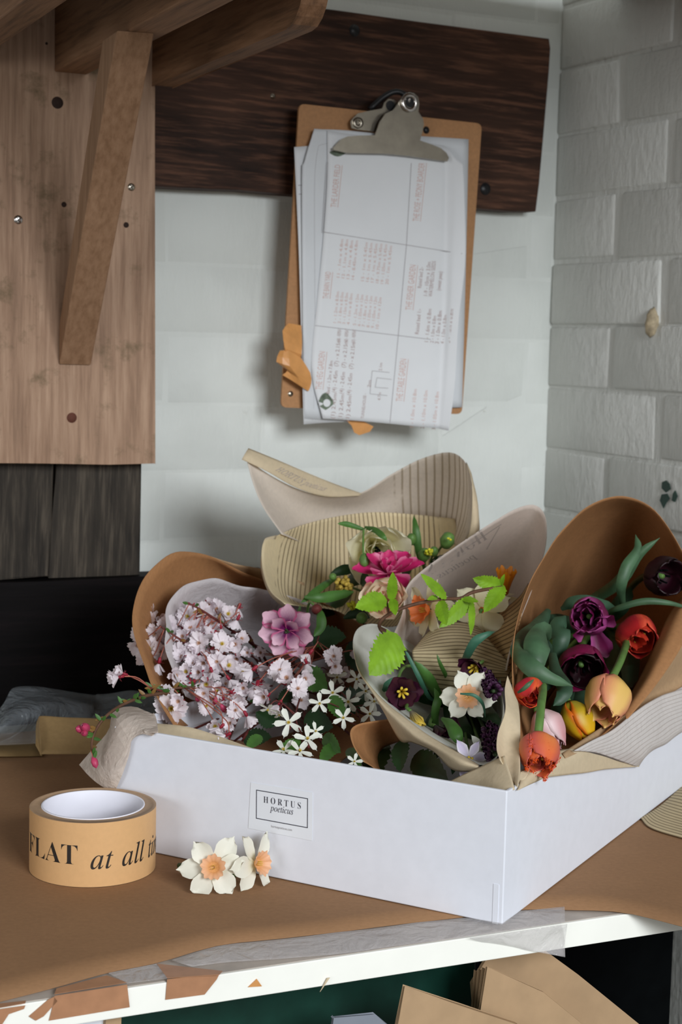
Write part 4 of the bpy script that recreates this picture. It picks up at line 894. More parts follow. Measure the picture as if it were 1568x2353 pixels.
# ------------------------------------------------------------------ left back clutter on the bench
pb = root('plastic_bag', atz(130, 1700, .002), 'crumpled clear plastic bag behind the box at left', 'plastic bag')
S = Surf([[(-20, 1650, 1.48), (10, 1610, 1.50), (45, 1577, 1.53), (120, 1577, 1.55), (210, 1590, 1.56), (235, 1588, 1.56), (340, 1597, 1.54), (420, 1615, 1.52)],
          [(-30, 1690, 1.44), (20, 1660, 1.45), (60, 1640, 1.47), (130, 1615, 1.50), (200, 1625, 1.52), (240, 1640, 1.52), (330, 1640, 1.50), (420, 1650, 1.48)],
          [(-30, 1710, 1.47), (30, 1704, 1.47), (75, 1700, 1.49), (130, 1690, 1.50), (200, 1690, 1.50), (240, 1690, 1.49), (330, 1690, 1.46), (420, 1690, 1.45)]], 70, 26, wob=.006, seed=2)
for r in S.P:
    for i, p in enumerate(r): p.z = max(p.z, .004)
S.obj('film', M['plastic'], pb, .0002)
kf = root('folded_kraft', atz(200, 1725, .0015), 'folded olive brown kraft paper beside the plastic bag', 'paper')
S = Surf([[(82, 1712, 1.40), (83, 1670, 1.425), (88, 1652, 1.43), (95, 1650, 1.43), (150, 1653, 1.43), (240, 1656, 1.43), (300, 1660, 1.43)], [(94, 1736, 1.395), (93, 1700, 1.40), (92, 1662, 1.415), (96, 1652, 1.425), (150, 1655, 1.425), (240, 1658, 1.425), (300, 1662, 1.425)],
          [(94, 1736, 1.395), (94, 1734, 1.395), (94, 1734, 1.395), (96, 1733, 1.395), (150, 1733, 1.40), (240, 1733, 1.41), (300, 1733, 1.41)]], 40, 16)
for r in S.P:
    for i, p in enumerate(r): p.z = max(p.z, .0022)
S.obj('sheet', M['kraft_olive'], kf)
S = Surf([[on0(-40, 1714, .002), on0(30, 1712, .002), on0(100, 1708, .002)], [on0(-40, 1738, .002), on0(30, 1738, .002), on0(100, 1737, .002)]], 6, 3, raw=True)
o = mesh('kraft_strip', S.V(), S.F(), M['kraft_olive'], None, solid=.0006); tag(o, 'flat strip of olive kraft paper at the far left behind the bench sheet', 'paper')
# ringed wrapping paper lying right of the box
S = Surf([[on0(1472, 1880, .0022), on0(1500, 1905, .0022), on0(1600, 1935, .0022)], [on0(1520, 1850, .0022), on0(1550, 1860, .004), on0(1620, 1880, .0022)], [on0(1575, 1800, .0022), on0(1600, 1800, .004), on0(1660, 1820, .0022)]], 20, 20, raw=True)
o = mesh('ringed_paper', S.V(), S.F(), M['striped'], None, uv=S.uv(), solid=.0006); tag(o, 'beige wood grain printed paper on the bench right of the box', 'paper')

# ------------------------------------------------------------------ flowers
def px(n, Y): return n*Y/FPX
def FV(a, b, c): return (rt*a+up*b-fw*c).normalized()
PROF = {'oval': [(0, .25), (.25, .75), (.55, 1), (.85, .72), (1, .12)], 'point': [(0, .22), (.3, .82), (.5, 1), (.8, .58), (1, .02)],
        'round': [(0, .2), (.3, .62), (.65, 1), (.9, .82), (1, .4)], 'notch': [(0, .16), (.4, .7), (.78, 1), (1, .72)],
        'strap': [(0, .35), (.35, .8), (.7, 1), (.9, .75), (1, .1)], 'tulip': [(0, .55), (.3, .92), (.6, 1), (.85, .8), (1, .12)],
        'ovate': [(0, .15), (.12, .72), (.35, 1), (.65, .82), (.88, .4), (1, .02)], 'blade': [(0, .5), (.3, .9), (.55, 1), (.85, .55), (1, .03)]}
def ev(P, s):
    for (a, x), (b, y) in zip(P, P[1:]):
        if s <= b:
            t = (s-a)/(b-a); t = t*t*(3-2*t)*.5+t*.5; return x+(y-x)*t
    return P[-1][1]
def petal(L, W, prof='oval', cup=.3, bend=0.0, nu=6, nv=9, notch=0, ruffle=0, seed=0, rnd=.12, crease=0):
    V, uv = [], []; a = 0; x = z = 0; rs = random.Random(seed); ph = rs.random()*6
    for k in range(nv):
        s = k/(nv-1)
        if k: a = bend*s; x += L/(nv-1)*math.cos(a); z += L/(nv-1)*math.sin(a)
        hw = W/2*ev(PROF[prof], s)
        for i in range(nu):
            t = -1+2*i/(nu-1); d = -rnd*L*t*t*s**4 - notch*L*max(0, 1-abs(t)*2.2)*s**8
            zz = cup*hw*t*t + ruffle*W*math.sin(ph+t*4+s*5)*s - crease*hw*(1-abs(t))
            V.append(Vector((x+d*math.cos(a)-math.sin(a)*zz, hw*t, z+d*math.sin(a)+math.cos(a)*zz))); uv.append((s, (t+1)/2))
    return V, grid_faces(nu, nv), uv
def frame(n, phi=0):
    n = Vector(n).normalized(); x = n.orthogonal().normalized(); y = n.cross(x)
    return x*math.cos(phi)+y*math.sin(phi), -x*math.sin(phi)+y*math.cos(phi), n
def place_petal(pt, c, n, phi, theta, r0=0.0, roll=0):
    x, y, nn = frame(n, phi); ex = x*math.cos(theta)+nn*math.sin(theta); ez = -x*math.sin(theta)+nn*math.cos(theta); ey = ez.cross(ex)
    if roll: ey, ez = ey*math.cos(roll)+ez*math.sin(roll), ez*math.cos(roll)-ey*math.sin(roll)
    b = Vector(c)+x*r0
    return [b+ex*v.x+ey*v.y+ez*v.z for v in pt]
def petals(parent, c, n, k, L, W, theta, mat, prof='oval', cup=.3, bend=0.0, phi0=0, r0=0.0, jitter=.1, name='petal', nu=6, nv=9, zmin=None, **kw):
    for i in range(k):
        V, F_, uv = petal(L*random.uniform(1-jitter*.6, 1+jitter*.4), W*random.uniform(1-jitter*.5, 1+jitter*.5), prof, cup, bend+random.uniform(-jitter, jitter), nu, nv, seed=random.random(), **kw)
        V = place_petal(V, c, n, phi0+2*math.pi*i/k+random.uniform(-jitter, jitter)*.6, theta+random.uniform(-jitter, jitter), r0, random.uniform(-jitter, jitter))
        if zmin is not None: V = [Vector((v.x, v.y, max(v.z, zmin+random.random()*.0006))) for v in V]
        mesh(name, V, F_, mat, parent, uv=uv)
def stem(parent, pts, r, mat='stem', name='stem', raw=False, n=16):
    P = pts if raw else [at(*p) for p in pts]; V, F_ = tube(P, r, 7, n); return mesh(name, V, F_, M[mat], parent)
def ribbon(parent, pts, w, mat, prof='blade', cup=.35, name='leaf', roll=0.0, raw=False, n=22, nu=7, twist=0.0):
    """strap leaf along a centre line; w in metres"""
    P = cr(pts if raw else [at(*p) for p in pts], n); V, uv = [], []
    for i, p in enumerate(P):
        s = i/(n-1); d = (P[min(i+1, n-1)]-P[max(i-1, 0)]).normalized(); vw = (p-CAM).normalized(); wd = d.cross(vw).normalized(); nn = wd.cross(d).normalized()
        r_ = roll+twist*s; wd, nn = wd*math.cos(r_)+nn*math.sin(r_), nn*math.cos(r_)-wd*math.sin(r_)
        hw = w/2*ev(PROF[prof], s)
        for k in range(nu):
            t = -1+2*k/(nu-1); V.append(p+wd*hw*t+nn*cup*hw*(t*t-.3)); uv.append((s, (t+1)/2))
    return mesh(name, V, grid_faces(nu, n), M[mat], parent, uv=uv)
def broadleaf(parent, b, t, W, mat='leaf_lime', nrm=None, pleat=.03, ser=.05, fold=.18, droop=.12, name='leaf', nv=26, nu=13):
    """ovate toothed leaf with pleated side veins"""
    b, t = (at(*b) if not isinstance(b, Vector) else b), (at(*t) if not isinstance(t, Vector) else t)
    d = t-b; L = d.length; ex = d.normalized(); vw = (CAM-b).normalized() if nrm is None else nrm
    ey = vw.cross(ex).normalized(); ez = ex.cross(ey); V, uv = [], []
    for k in range(nv):
        s = k/(nv-1)
        for i in range(nu):
            q = -1+2*i/(nu-1); hw = W/2*ev(PROF['ovate'], s); edge = 1+(ser*(1 if k % 2 else -1)*2 if abs(q) > .95 else 0)
            y = hw*q*edge; x = L*s+.10*L*abs(q)*math.sin(math.pi*s)*.5
            z = fold*abs(q)*hw + pleat*W*math.sin(2*math.pi*(s*7.5-abs(q)*1.6))*abs(q)**.5*math.sin(math.pi*s) - droop*L*s*s
            V.append(b+ex*x+ey*y+ez*z); uv.append((s, (q+1)/2))
    return mesh(name, V, grid_faces(nu, nv), M[mat], parent, uv=uv)
def blobs(parent, c, n, k, R_, r, mat, name, seed=0, squash=1.0, sub=6):
    """a tight head of little florets as one part"""
    rs = random.Random(seed); V, F_ = [], []
    for i in range(k):
        d = Vector((rs.gauss(0, 1), rs.gauss(0, 1), rs.gauss(0, 1))).normalized(); p = Vector(c)+d*R_*rs.uniform(.5, 1)
        v, f = lathe([(.0001, -r), (r*.8, -r*.5), (r, 0), (r*.7, r*.7), (.0001, r)], p, sub, d); m_ = len(V); V += v; F_ += [tuple(a+m_ for a in q) for q in f]
    return mesh(name, V, F_, M[mat], parent)

# --- tulips
TP = [(0, .18), (.12, .60), (.35, 1.0), (.65, 1.0), (.85, .86), (1, .6)]
def tulip(name, c, n, L, Rr, mats, opening, label, stem_pts, fringe=None, stemmat='stem', phi=0, spread=0.0, extra=None):
    c = at(*c); n = FV(*n); t = root(name, c, label, 'tulip', 'tulips in the kraft wrap'); x0, y0, nn = frame(n, phi)
    for k in range(6):
        inner = k >= 3; a0 = (k % 3)*2*math.pi/3+(math.pi/3 if inner else 0); rs = .86 if inner else 1.0; nu, nv = 11, 14; V, uv, tips = [], [], []
        sp = spread*random.uniform(.4, 1.3); LL = L*(.96 if inner else 1.0)*random.uniform(.95, 1.04)
        for j in range(nv):
            s = j/(nv-1)
            rr = Rr*rs*(ev(TP, s)*(1-s**3)+opening*s**3)+sp*Rr*s*s; aw = R(66)*ev(PROF['tulip'], s)
            for i in range(nu):
                q = -1+2*i/(nu-1); a = a0+q*aw; rad = x0*math.cos(a)+y0*math.sin(a)
                V.append(c+nn*(LL*(s-.07*q*q*s**3))+rad*rr*(1+.035*abs(q)-.05*(1-abs(q))**6)); uv.append((s, (q+1)/2))
        m_ = mats[1] if inner and len(mats) > 1 else mats[0]
        p = mesh('petal', V, grid_faces(nu, nv), [M[m_]], t, uv=uv, solid=.0007, offset=-1)
        if fringe:
            FVt, FF = [], []
            edge = [V[(nv-1)*nu+i] for i in range(nu)]+[V[j*nu] for j in range(nv//2, nv)]+[V[j*nu+nu-1] for j in range(nv//2, nv)]
            for e in edge:
                for q in range(3):
                    d = (nn*1.0+Vector((random.uniform(-1, 1), random.uniform(-1, 1), random.uniform(-1, 1)))*.9).normalized(); w = Vector((random.uniform(-1, 1), random.uniform(-1, 1), random.uniform(-1, 1)))*.0006
                    b_ = e+Vector((random.uniform(-1, 1), random.uniform(-1, 1), random.uniform(-1, 1)))*.0012; m2 = len(FVt); FVt += [b_-w, b_+w, b_+d*random.uniform(.0008, .0024)]; FF.append((m2, m2+1, m2+2))
            mesh('fringe', FVt, FF, M[fringe], p)['kind'] = 'stuff'
    V, F_ = tube([c+nn*L*.05, c+nn*L*.5], .0022, 8); mesh('pistil', V, F_, M['stem'], t)
    for k in range(6):
        a = k*math.pi/3; rad = x0*math.cos(a)+y0*math.sin(a); V, F_ = tube([c+nn*L*.05+rad*.003, c+nn*L*.4+rad*.006, c+nn*L*.55+rad*.0065], .0010, 5); mesh('stamen', V, F_, M['blackpaint' if mats[0] in ('t_purple', 't_black', 't_plum') else 'stamen'], t)
    if stem_pts: stem(t, [c+nn*.001]+[at(*p) for p in stem_pts], .0032, stemmat, raw=True)
    return t
tul = {}
tul['peach'] = tulip('tulip', (1408, 1556, 1.285), (-.30, -.70, .66), px(136, 1.26), px(56, 1.26), ['t_peach'], .62, 'large peach yellow tulip with pink flushed petals, the biggest in the kraft wrap', [(1428, 1515, 1.33), (1440, 1470, 1.42), (1420, 1450, 1.6)], phi=.9)
tul['yellow'] = tulip('tulip', (1305, 1612, 1.275), (.42, -.85, .35), px(112, 1.26), px(42, 1.26), ['t_yellow'], .30, 'golden yellow tulip tucked below the peach tulip', [(1296, 1585, 1.33), (1310, 1530, 1.45), (1360, 1450, 1.6)], phi=.5)
tul['pink'] = tulip('tulip', (1236, 1632, 1.235), (.52, -.85, .30), px(104, 1.22), px(42, 1.22), ['t_pink'], .34, 'pale pink closed tulip behind the fringed orange tulip', [(1228, 1600, 1.3), (1260, 1540, 1.42), (1350, 1450, 1.6)], phi=.2)
tul['orange'] = tulip('tulip', (1237, 1690, 1.150), (-.06, -.60, .80), px(112, 1.13), px(50, 1.13), ['t_orange', 't_orange'], .62, 'orange tulip with ragged fringed petals nearest the box corner', [(1241, 1650, 1.160), (1247, 1600, 1.20), (1262, 1540, 1.34), (1350, 1450, 1.6)], fringe='t_fringe', phi=1.2)
tul['redor'] = tulip('tulip', (1210, 1572, 1.25), (.12, -.45, .85), px(74, 1.22), px(38, 1.22), ['t_redor'], .5, 'small crimson and orange tulip peeping over the cream corner paper', [(1215, 1545, 1.30), (1260, 1480, 1.45), (1350, 1450, 1.62)], phi=.4)
tul['purple'] = tulip('tulip', (1358, 1418, 1.40), (-.25, .10, .95), px(84, 1.36), px(46, 1.36), ['t_purple'], .62, 'violet purple tulip with curled petals in the middle of the kraft wrap', [(1365, 1430, 1.5), (1370, 1440, 1.65)], phi=.8, spread=.25)
tul['plum'] = tulip('tulip', (1332, 1508, 1.36), (-.02, -.45, .88), px(84, 1.32), px(52, 1.32), ['t_plum', 't_black'], .95, 'wide open plum tulip with fringed edge below the violet one', [(1340, 1480, 1.45), (1365, 1445, 1.62)], fringe='t_plum' if False else None, phi=.2, spread=.15)
tul['red'] = tulip('tulip', (1447, 1440, 1.425), (.22, -.38, .90), px(96, 1.38), px(50, 1.38), ['t_red', 't_inner'], .75, 'deep red tulip with glowing orange inner petals at the right of the wrap', [(1430, 1440, 1.5), (1390, 1445, 1.64)], phi=.5)
tul['black'] = tulip('tulip', (1498, 1318, 1.47), (.45, -.12, .85), px(86, 1.44), px(46, 1.44), ['t_black'], .8, 'almost black tulip high at the right edge of the kraft wrap', [(1460, 1340, 1.53), (1400, 1420, 1.66)], phi=.3, spread=.2, stemmat='stemdark')
def tl(key, pts, w, mat='leaf_tulip', **kw): ribbon(tul[key], pts, w, mat, **kw)
tl('redor', [(1262, 1470, 1.34), (1252, 1452, 1.31), (1238, 1470, 1.28), (1232, 1510, 1.265), (1229, 1550, 1.262)], px(64, 1.28), cup=.5, prof='oval')
tl('redor', [(1196, 1470, 1.30), (1190, 1495, 1.27), (1215, 1528, 1.25), (1260, 1556, 1.245), (1318, 1577, 1.25)], px(44, 1.26), cup=.4)
tl('pink', [(1275, 1520, 1.36), (1290, 1470, 1.36), (1284, 1440, 1.37), (1300, 1415, 1.38)], px(50, 1.36), cup=.5, prof='oval', mat='leaf_tulipd')
tl('pink', [(1262, 1400, 1.40), (1240, 1440, 1.36), (1205, 1480, 1.30), (1188, 1520, 1.27)], px(56, 1.33), cup=.4, prof='oval', mat='leaf_tulipd')
tl('yellow', [(1270, 1500, 1.34), (1278, 1545, 1.30), (1298, 1580, 1.27), (1290, 1605, 1.262), (1272, 1622, 1.26)], px(38, 1.27), cup=.4, mat='leaf_tulipd')
tl('black', [(1310, 1400, 1.50), (1370, 1372, 1.49), (1425, 1335, 1.46), (1470, 1275, 1.45), (1517, 1236, 1.45)], px(30, 1.45), cup=.6, mat='leaf_tulip', roll=.3, twist=-.6)
tl('black', [(1432, 1390, 1.46), (1428, 1350, 1.44), (1440, 1305, 1.44), (1466, 1262, 1.45), (1461, 1228, 1.46)], px(28, 1.45), cup=.5)
tl('red', [(1390, 1410, 1.44), (1420, 1398, 1.42), (1480, 1382, 1.41), (1540, 1386, 1.41), (1590, 1400, 1.42)], px(16, 1.41), cup=.5)
tl('purple', [(1290, 1400, 1.46), (1320, 1385, 1.45), (1370, 1390, 1.45), (1420, 1400, 1.46)], px(40, 1.45), cup=.4, mat='leaf_tulipd', prof='oval')
tl('plum', [(1380, 1560, 1.40), (1300, 1545, 1.38), (1262, 1500, 1.39), (1240, 1450, 1.40)], px(46, 1.38), cup=.4, mat='leaf_tulipd')
tl('peach', [(1400, 1620, 1.36), (1420, 1560, 1.42), (1420, 1500, 1.48), (1400, 1460, 1.55)], px(60, 1.42), cup=.3, mat='leaf_tulipd')
tl('orange', [(1190, 1592, 1.205), (1205, 1582, 1.20), (1218, 1570, 1.20), (1229, 1560, 1.205)], px(11, 1.2), cup=.5)

# --- narcissus
def narcissus(c, n, L, W, Rc, Hc, mp, mc, label, group, theta=.1, k=6, phi0=0, stem_pts=None, zmin=None, t=None, flare=1.25, cat='narcissus', curl=-.25, name='narcissus', smat='stem', smr=.0016):
    c = at(*c) if not isinstance(c, Vector) else c; n = FV(*n)
    t = t or root(name, c, label, cat, group)
    petals(t, c, n, 3, L, W, theta, M[mp], 'oval', .18, curl, phi0, Rc*.3, .26, zmin=zmin, crease=.12, ruffle=.04)
    petals(t, c-n*.0008, n, 3, L, W, theta-.05, M[mp], 'oval', .18, curl, phi0+math.pi/3, Rc*.3, .26, zmin=zmin, crease=.12, ruffle=.04)
    x0, y0, nn = frame(n); V, uv = [], []; nu, nv = 48, 8
    for j in range(nv):
        s = j/(nv-1)
        for i in range(nu):
            a = 2*math.pi*i/nu; q = 1+.09*math.sin(a*12)*s+.05*math.sin(a*5+1)*s*s; rr = Rc*(.04 if j == 0 else .45+(flare-.45)*s**1.6)*q
            V.append(c+nn*Hc*(s+.08*math.sin(a*7)*s**3)+(x0*math.cos(a)+y0*math.sin(a))*rr); uv.append((s, .5))
    mesh('cup', V, grid_faces(nu, nv, True), M[mc], t, uv=uv)
    for i in range(6):
        a = i*math.pi/3; d = x0*math.cos(a)+y0*math.sin(a); V, F_ = tube([c+d*Rc*.15, c+nn*Hc*.75+d*Rc*.22], Rc*.035, 5); mesh('stamen', V, F_, M['stamen'], t)
    if stem_pts: stem(t, [c-n*.002]+[at(*p) for p in stem_pts], smr, smat, raw=True)
    return t
# the cut stem on the bench
c1 = at(492, 1993, 1.14)
nt_ = narcissus(c1, (-.05, .22, .95), px(78, 1.14), px(54, 1.14), px(23, 1.14), px(20, 1.14), 'n_white', 'n_cup', 'cut narcissus stem with two white peach cupped heads lying on the kraft sheet', None, phi0=.35, zmin=.0022)
c2_ = at(588, 1984, 1.155)
narcissus(c2_, (.80, .15, .55), px(76, 1.15), px(50, 1.15), px(23, 1.15), px(24, 1.15), 'n_white', 'n_cup', '', None, phi0=.1, zmin=.0022, t=nt_)
stem(nt_, [c1-FV(-.05, -.12, .95)*.002, at(470, 1990, 1.165), at(440, 1990, 1.175), Vector((at(412, 1980, 1.185).x, 1.185, .006))], .0022, 'stemdark', raw=True)
stem(nt_, [c2_-FV(.72, .1, .62)*.001, at(565, 2000, 1.165), at(540, 2010, 1.17), at(500, 2004, 1.172), at(450, 1994, 1.175)], .0019, 'stem', raw=True)
gp = 'narcissi among the wraps'
n1 = narcissus((985, 1402, 1.40), (-.80, .05, .55), px(66, 1.4), px(52, 1.4), px(26, 1.4), px(32, 1.4), 'n_cream', 'n_cup_o', 'cream narcissus with orange cup facing left in the printed wrap', gp, phi0=.2, stem_pts=[(1010, 1420, 1.46), (1060, 1460, 1.6)], theta=.15)
n2 = narcissus((1108, 1402, 1.42), (.25, -.25, -.9), px(66, 1.4), px(52, 1.4), px(24, 1.4), px(28, 1.4), 'n_cream', 'n_cup_o', 'cream narcissus turned away below the right leaf pair', gp, phi0=.5, stem_pts=[(1100, 1420, 1.44), (1090, 1460, 1.6)])
n3 = narcissus((1158, 1372, 1.46), (.06, .93, .30), px(66, 1.45), px(46, 1.45), px(21, 1.45), px(66, 1.45), 'n_cream', 'n_cup_y', 'narcissus with tall golden orange trumpet upright by the wrap edge', gp, phi0=.5, stem_pts=[(1150, 1400, 1.48), (1110, 1455, 1.6)], flare=1.1, theta=-.2)
n4 = narcissus((1076, 1600, 1.245), (-.12, .06, .98), px(62, 1.24), px(46, 1.24), px(22, 1.24), px(14, 1.24), 'n_white', 'n_cup', 'white narcissus with ruffled peach cup in the middle of the front wrap', gp, phi0=.25, stem_pts=[(1080, 1620, 1.28), (1070, 1600, 1.45)])
ribbon(n4, [(1058, 1594, 1.215), (1090, 1598, 1.212), (1110, 1618, 1.215), (1116, 1650, 1.225)], px(9, 1.2), 'leaf_blue')

# --- fritillaries and small flowers of the front wrap
def fritillary(c, n, L, W, th, mp, label, stem_pts, phi0=0, yellow=True, k=6):
    cc = at(*c); nn = FV(*n); t = root('fritillary', cc, label, 'fritillary', 'fritillaries in the front wrap')
    petals(t, cc, nn, 3, L, W, th, M[mp], 'round', .35, .25, phi0, .001, .1); petals(t, cc, nn, 3, L*.96, W, th+.08, M[mp], 'round', .35, .3, phi0+1.05, .0008, .1)
    if yellow:
        for i in range(6):
            a = i*1.047; x0, y0, _ = frame(nn); d = x0*math.cos(a)+y0*math.sin(a); V, F_ = tube([cc+d*.001, cc+nn*L*.35+d*.003, cc+nn*L*.5+d*.0042], .0011, 6); mesh('stamen', V, F_, M['stamen'], t)
    stem(t, [cc]+[at(*p) for p in stem_pts], .0014, 'stem', raw=True); return t
f1 = fritillary((922, 1588, 1.275), (.12, -.05, .97), px(56, 1.26), px(52, 1.26), .55, 'frit', 'dark purple fritillary wide open with yellow stamens below the big lime leaf', [(915, 1560, 1.31), (940, 1530, 1.36), (1010, 1560, 1.48)], .3)
f2 = fritillary((1098, 1528, 1.30), (-.45, -.35, .75), px(56, 1.28), px(46, 1.28), .75, 'frit', 'dark purple fritillary hanging behind the front narcissus', [(1110, 1520, 1.32), (1090, 1540, 1.45)], .5)
f3 = fritillary((944, 1634, 1.245), (.45, -.75, .4), px(52, 1.23), px(34, 1.23), 1.1, 'frity', 'grey and yellow nodding fritillary below the open dark one', [(935, 1622, 1.26), (960, 1600, 1.35), (1030, 1580, 1.48)], .2, False)
f4 = fritillary((1000, 1668, 1.24), (.35, -.55, .7), px(50, 1.22), px(36, 1.22), 1.1, 'frit', 'bluish dark closed fritillary low inside the front wrap', [(990, 1655, 1.27), (1030, 1590, 1.45)], .2, False)
f5 = fritillary((1042, 1640, 1.25), (-.1, -.8, .5), px(56, 1.24), px(40, 1.24), 1.1, 'frit', 'brown dark fritillary bell under the front narcissus', [(1050, 1620, 1.28), (1060, 1580, 1.45)], .4, False)
def grape(pts, Rr, label, seed):
    P = cr([at(*p) for p in pts], 16); t = root('grape_hyacinth', P[0], label, 'flower', 'dark flower spikes in the front wrap'); V, F_ = [], []; rs = random.Random(seed)
    for k in range(110):
        i = rs.randrange(15); d = (P[min(i+1, 15)]-P[i]).normalized(); x0, y0, _ = frame(d, rs.random()*6.28); r_ = Rr*(1-.4*i/15)
        v, f = lathe([(.0001, 0), (.0018, .001), (.0021, .0028), (.0012, .0042)], P[i]+x0*r_*.6, 6, x0-d*.4); m_ = len(V); V += v; F_ += [tuple(a+m_ for a in q) for q in f]
    o = mesh('florets', V, F_, M['muscari'], t); o['kind'] = 'stuff'; stem(t, [P[0], at(1080, 1600, 1.40)], .0015, 'stemdark', raw=True)
grape([(1140, 1735, 1.165), (1128, 1700, 1.185), (1126, 1665, 1.20)], .007, 'dark maroon flower spike beside the cream corner paper', 3)
grape([(1135, 1588, 1.23), (1122, 1568, 1.25), (1112, 1545, 1.27)], .006, 'short dark purple flower spike right behind the front narcissus', 5)
ls = root('star_flower', at(1078, 1742, 1.165), 'pale lilac star flower with pointed petals at the bottom of the front wrap', 'flower')
cc = at(1078, 1742, 1.168)
petals(ls, cc, FV(.05, .15, .95), 3, px(52, 1.165), px(26, 1.165), .12, M['lilac'], 'point', .25, -.1, .3, .001, .15, crease=.15); petals(ls, cc, FV(.05, .15, .95), 3, px(50, 1.165), px(24, 1.165), .2, M['lilac'], 'point', .25, -.1, 1.35, .001, .15, crease=.15)
blobs(ls, cc+FV(0, 0, 1)*.002, None, 8, .0025, .0011, 'stamen', 'stamens', 2); stem(ls, [cc, at(1075, 1720, 1.22), at(1060, 1620, 1.42)], .0012, raw=True)
ls2 = root('star_flower', at(1100, 1700, 1.20), 'whitish star flower half hidden behind the lilac one', 'flower')
petals(ls2, at(1108, 1722, 1.19), FV(.1, .4, .8), 5, px(44, 1.19), px(20, 1.19), .3, M['starw'], 'point', .25, -.1, .8, .001, .15); stem(ls2, [at(1108, 1722, 1.192), at(1070, 1620, 1.42)], .0012, raw=True)
ribbon(n4, [(1062, 1530, 1.36), (1073, 1508, 1.33), (1091, 1476, 1.32), (1115, 1460, 1.32), (1138, 1451, 1.325)], px(22, 1.32), 'leaf_blue')
ribbon(f1, [(1000, 1610, 1.36), (985, 1600, 1.34), (965, 1560, 1.33), (940, 1510, 1.33), (932, 1495, 1.33)], px(11, 1.33), 'leaf_blue')
ribbon(f1, [(1015, 1620, 1.37), (1000, 1590, 1.34), (978, 1550, 1.33), (952, 1518, 1.33)], px(30, 1.33), 'leaf_mid', roll=.4)
ribbon(f2, [(1035, 1600, 1.37), (1028, 1560, 1.35), (1012, 1525, 1.34), (1004, 1502, 1.34)], px(10, 1.33), 'leaf_mid')
ribbon(f4, [(1015, 1650, 1.235), (1035, 1665, 1.215), (1050, 1690, 1.205), (1056, 1712, 1.205)], px(34, 1.21), 'leaf_mid', cup=.5, prof='oval')
ribbon(f5, [(1005, 1680, 1.28), (1000, 1640, 1.27), (1006, 1605, 1.27), (998, 1580, 1.28)], px(20, 1.27), 'leaf_mid')
ribbon(f5, [(1100, 1650, 1.27), (1110, 1620, 1.27), (1140, 1590, 1.26), (1150, 1560, 1.26)], px(26, 1.27), 'leaf_dark')
ribbon(f3, [(975, 1700, 1.26), (985, 1670, 1.27), (1000, 1640, 1.29), (1010, 1600, 1.33)], px(26, 1.27), 'leaf_dark')
ribbon(f1, [(880, 1588, 1.29), (895, 1575, 1.29), (920, 1570, 1.31), (950, 1580, 1.34)], px(30, 1.3), 'leaf_blue', prof='oval')
ribbon(f4, [(1090, 1700, 1.28), (1060, 1670, 1.29), (1040, 1640, 1.32), (1030, 1600, 1.38)], px(50, 1.3), 'leaf_dark', prof='oval')
ribbon(f2, [(1150, 1660, 1.24), (1120, 1640, 1.27), (1090, 1600, 1.33), (1080, 1570, 1.38)], px(44, 1.3), 'leaf_dark', prof='oval')

# --- back wrap flowers
def layered(name, c, n, rings, mat, label, cat='ranunculus', group='round blooms in the back wrap', stem_pts=None, heart='mould', hr=.003):
    cc = at(*c); nn = FV(*n); t = root(name, cc, label, cat, group)
    for (k, L, W, th, bend, r0, ph) in rings:
        petals(t, cc, nn, k, L, W, th, M[mat] if isinstance(mat, str) else mat, 'round', .45, bend, ph, r0, .16, ruffle=.03, nu=8, nv=10)
    blobs(t, cc+nn*rings[-1][1]*.45, nn, 14, hr, hr*.4, heart, 'heart', 4)
    if stem_pts: stem(t, [cc]+[at(*p) for p in stem_pts], .002, 'stem', raw=True)
    return t
Y = 1.52
r1 = layered('cream_ranunculus', (860, 1258, Y), (.22, -.15, .95), [(5, px(104, Y), px(92, Y), .55, .5, .002, .2), (5, px(84, Y), px(78, Y), .8, .5, .0015, .9), (5, px(62, Y), px(56, Y), 1.0, .5, .001, .4)], 'ranc', 'large cream ranunculus bloom at the top of the back wrap', stem_pts=[(880, 1300, 1.6), (900, 1340, 1.68)], heart='blackpaint')
r2 = layered('magenta_flower', (892, 1318, 1.465), (.02, .80, .52), [(6, px(82, 1.48), px(50, 1.48), .12, .15, .001, .2), (5, px(62, 1.48), px(44, 1.48), .5, .3, .001, .6), (4, px(40, 1.48), px(34, 1.48), .95, .4, .001, .3)], 'magenta', 'bright magenta double flower between the two ranunculus', cat='flower', stem_pts=[(900, 1340, 1.6)], heart='crimson', hr=.0015)
r3 = layered('peach_ranunculus', (888, 1384, 1.42), (-.10, .25, .92), [(6, px(84, 1.42), px(74, 1.42), .62, .55, .002, .2), (5, px(70, 1.42), px(62, 1.42), .85, .55, .0015, .8), (5, px(54, 1.42), px(48, 1.42), 1.05, .5, .001, .3)], 'ranp', 'pale peach ranunculus lowest in the back wrap', stem_pts=[(900, 1360, 1.6)], heart='ranc' if False else 'stem', hr=.0015)
ribbon(r1, [(840, 1218, 1.50), (800, 1205, 1.495), (776, 1203, 1.49)], px(13, 1.5), 'leaf_mid'); ribbon(r1, [(838, 1212, 1.50), (862, 1218, 1.485), (880, 1232, 1.475), (890, 1243, 1.475)], px(15, 1.5), 'leaf_mid')
stem(r1, [(836, 1215, 1.495), (835, 1250, 1.482), (836, 1282, 1.475)], .0010)
def bud(parent, c, r, mat, name='bud', n=(0, .2, 1), k=1.3):
    cc = at(*c); V, F_ = lathe([(.0002, -r*k), (r*.7, -r*.8*k*.8), (r, 0), (r*.75, r*.7*k), (r*.25, r*k), (.0002, r*k)], cc, 12, FV(*n)); return mesh(name, V, F_, M[mat], parent)
bud(r1, (838, 1286, 1.47), px(13, 1.47), 'stem', n=(0, -.9, .4))
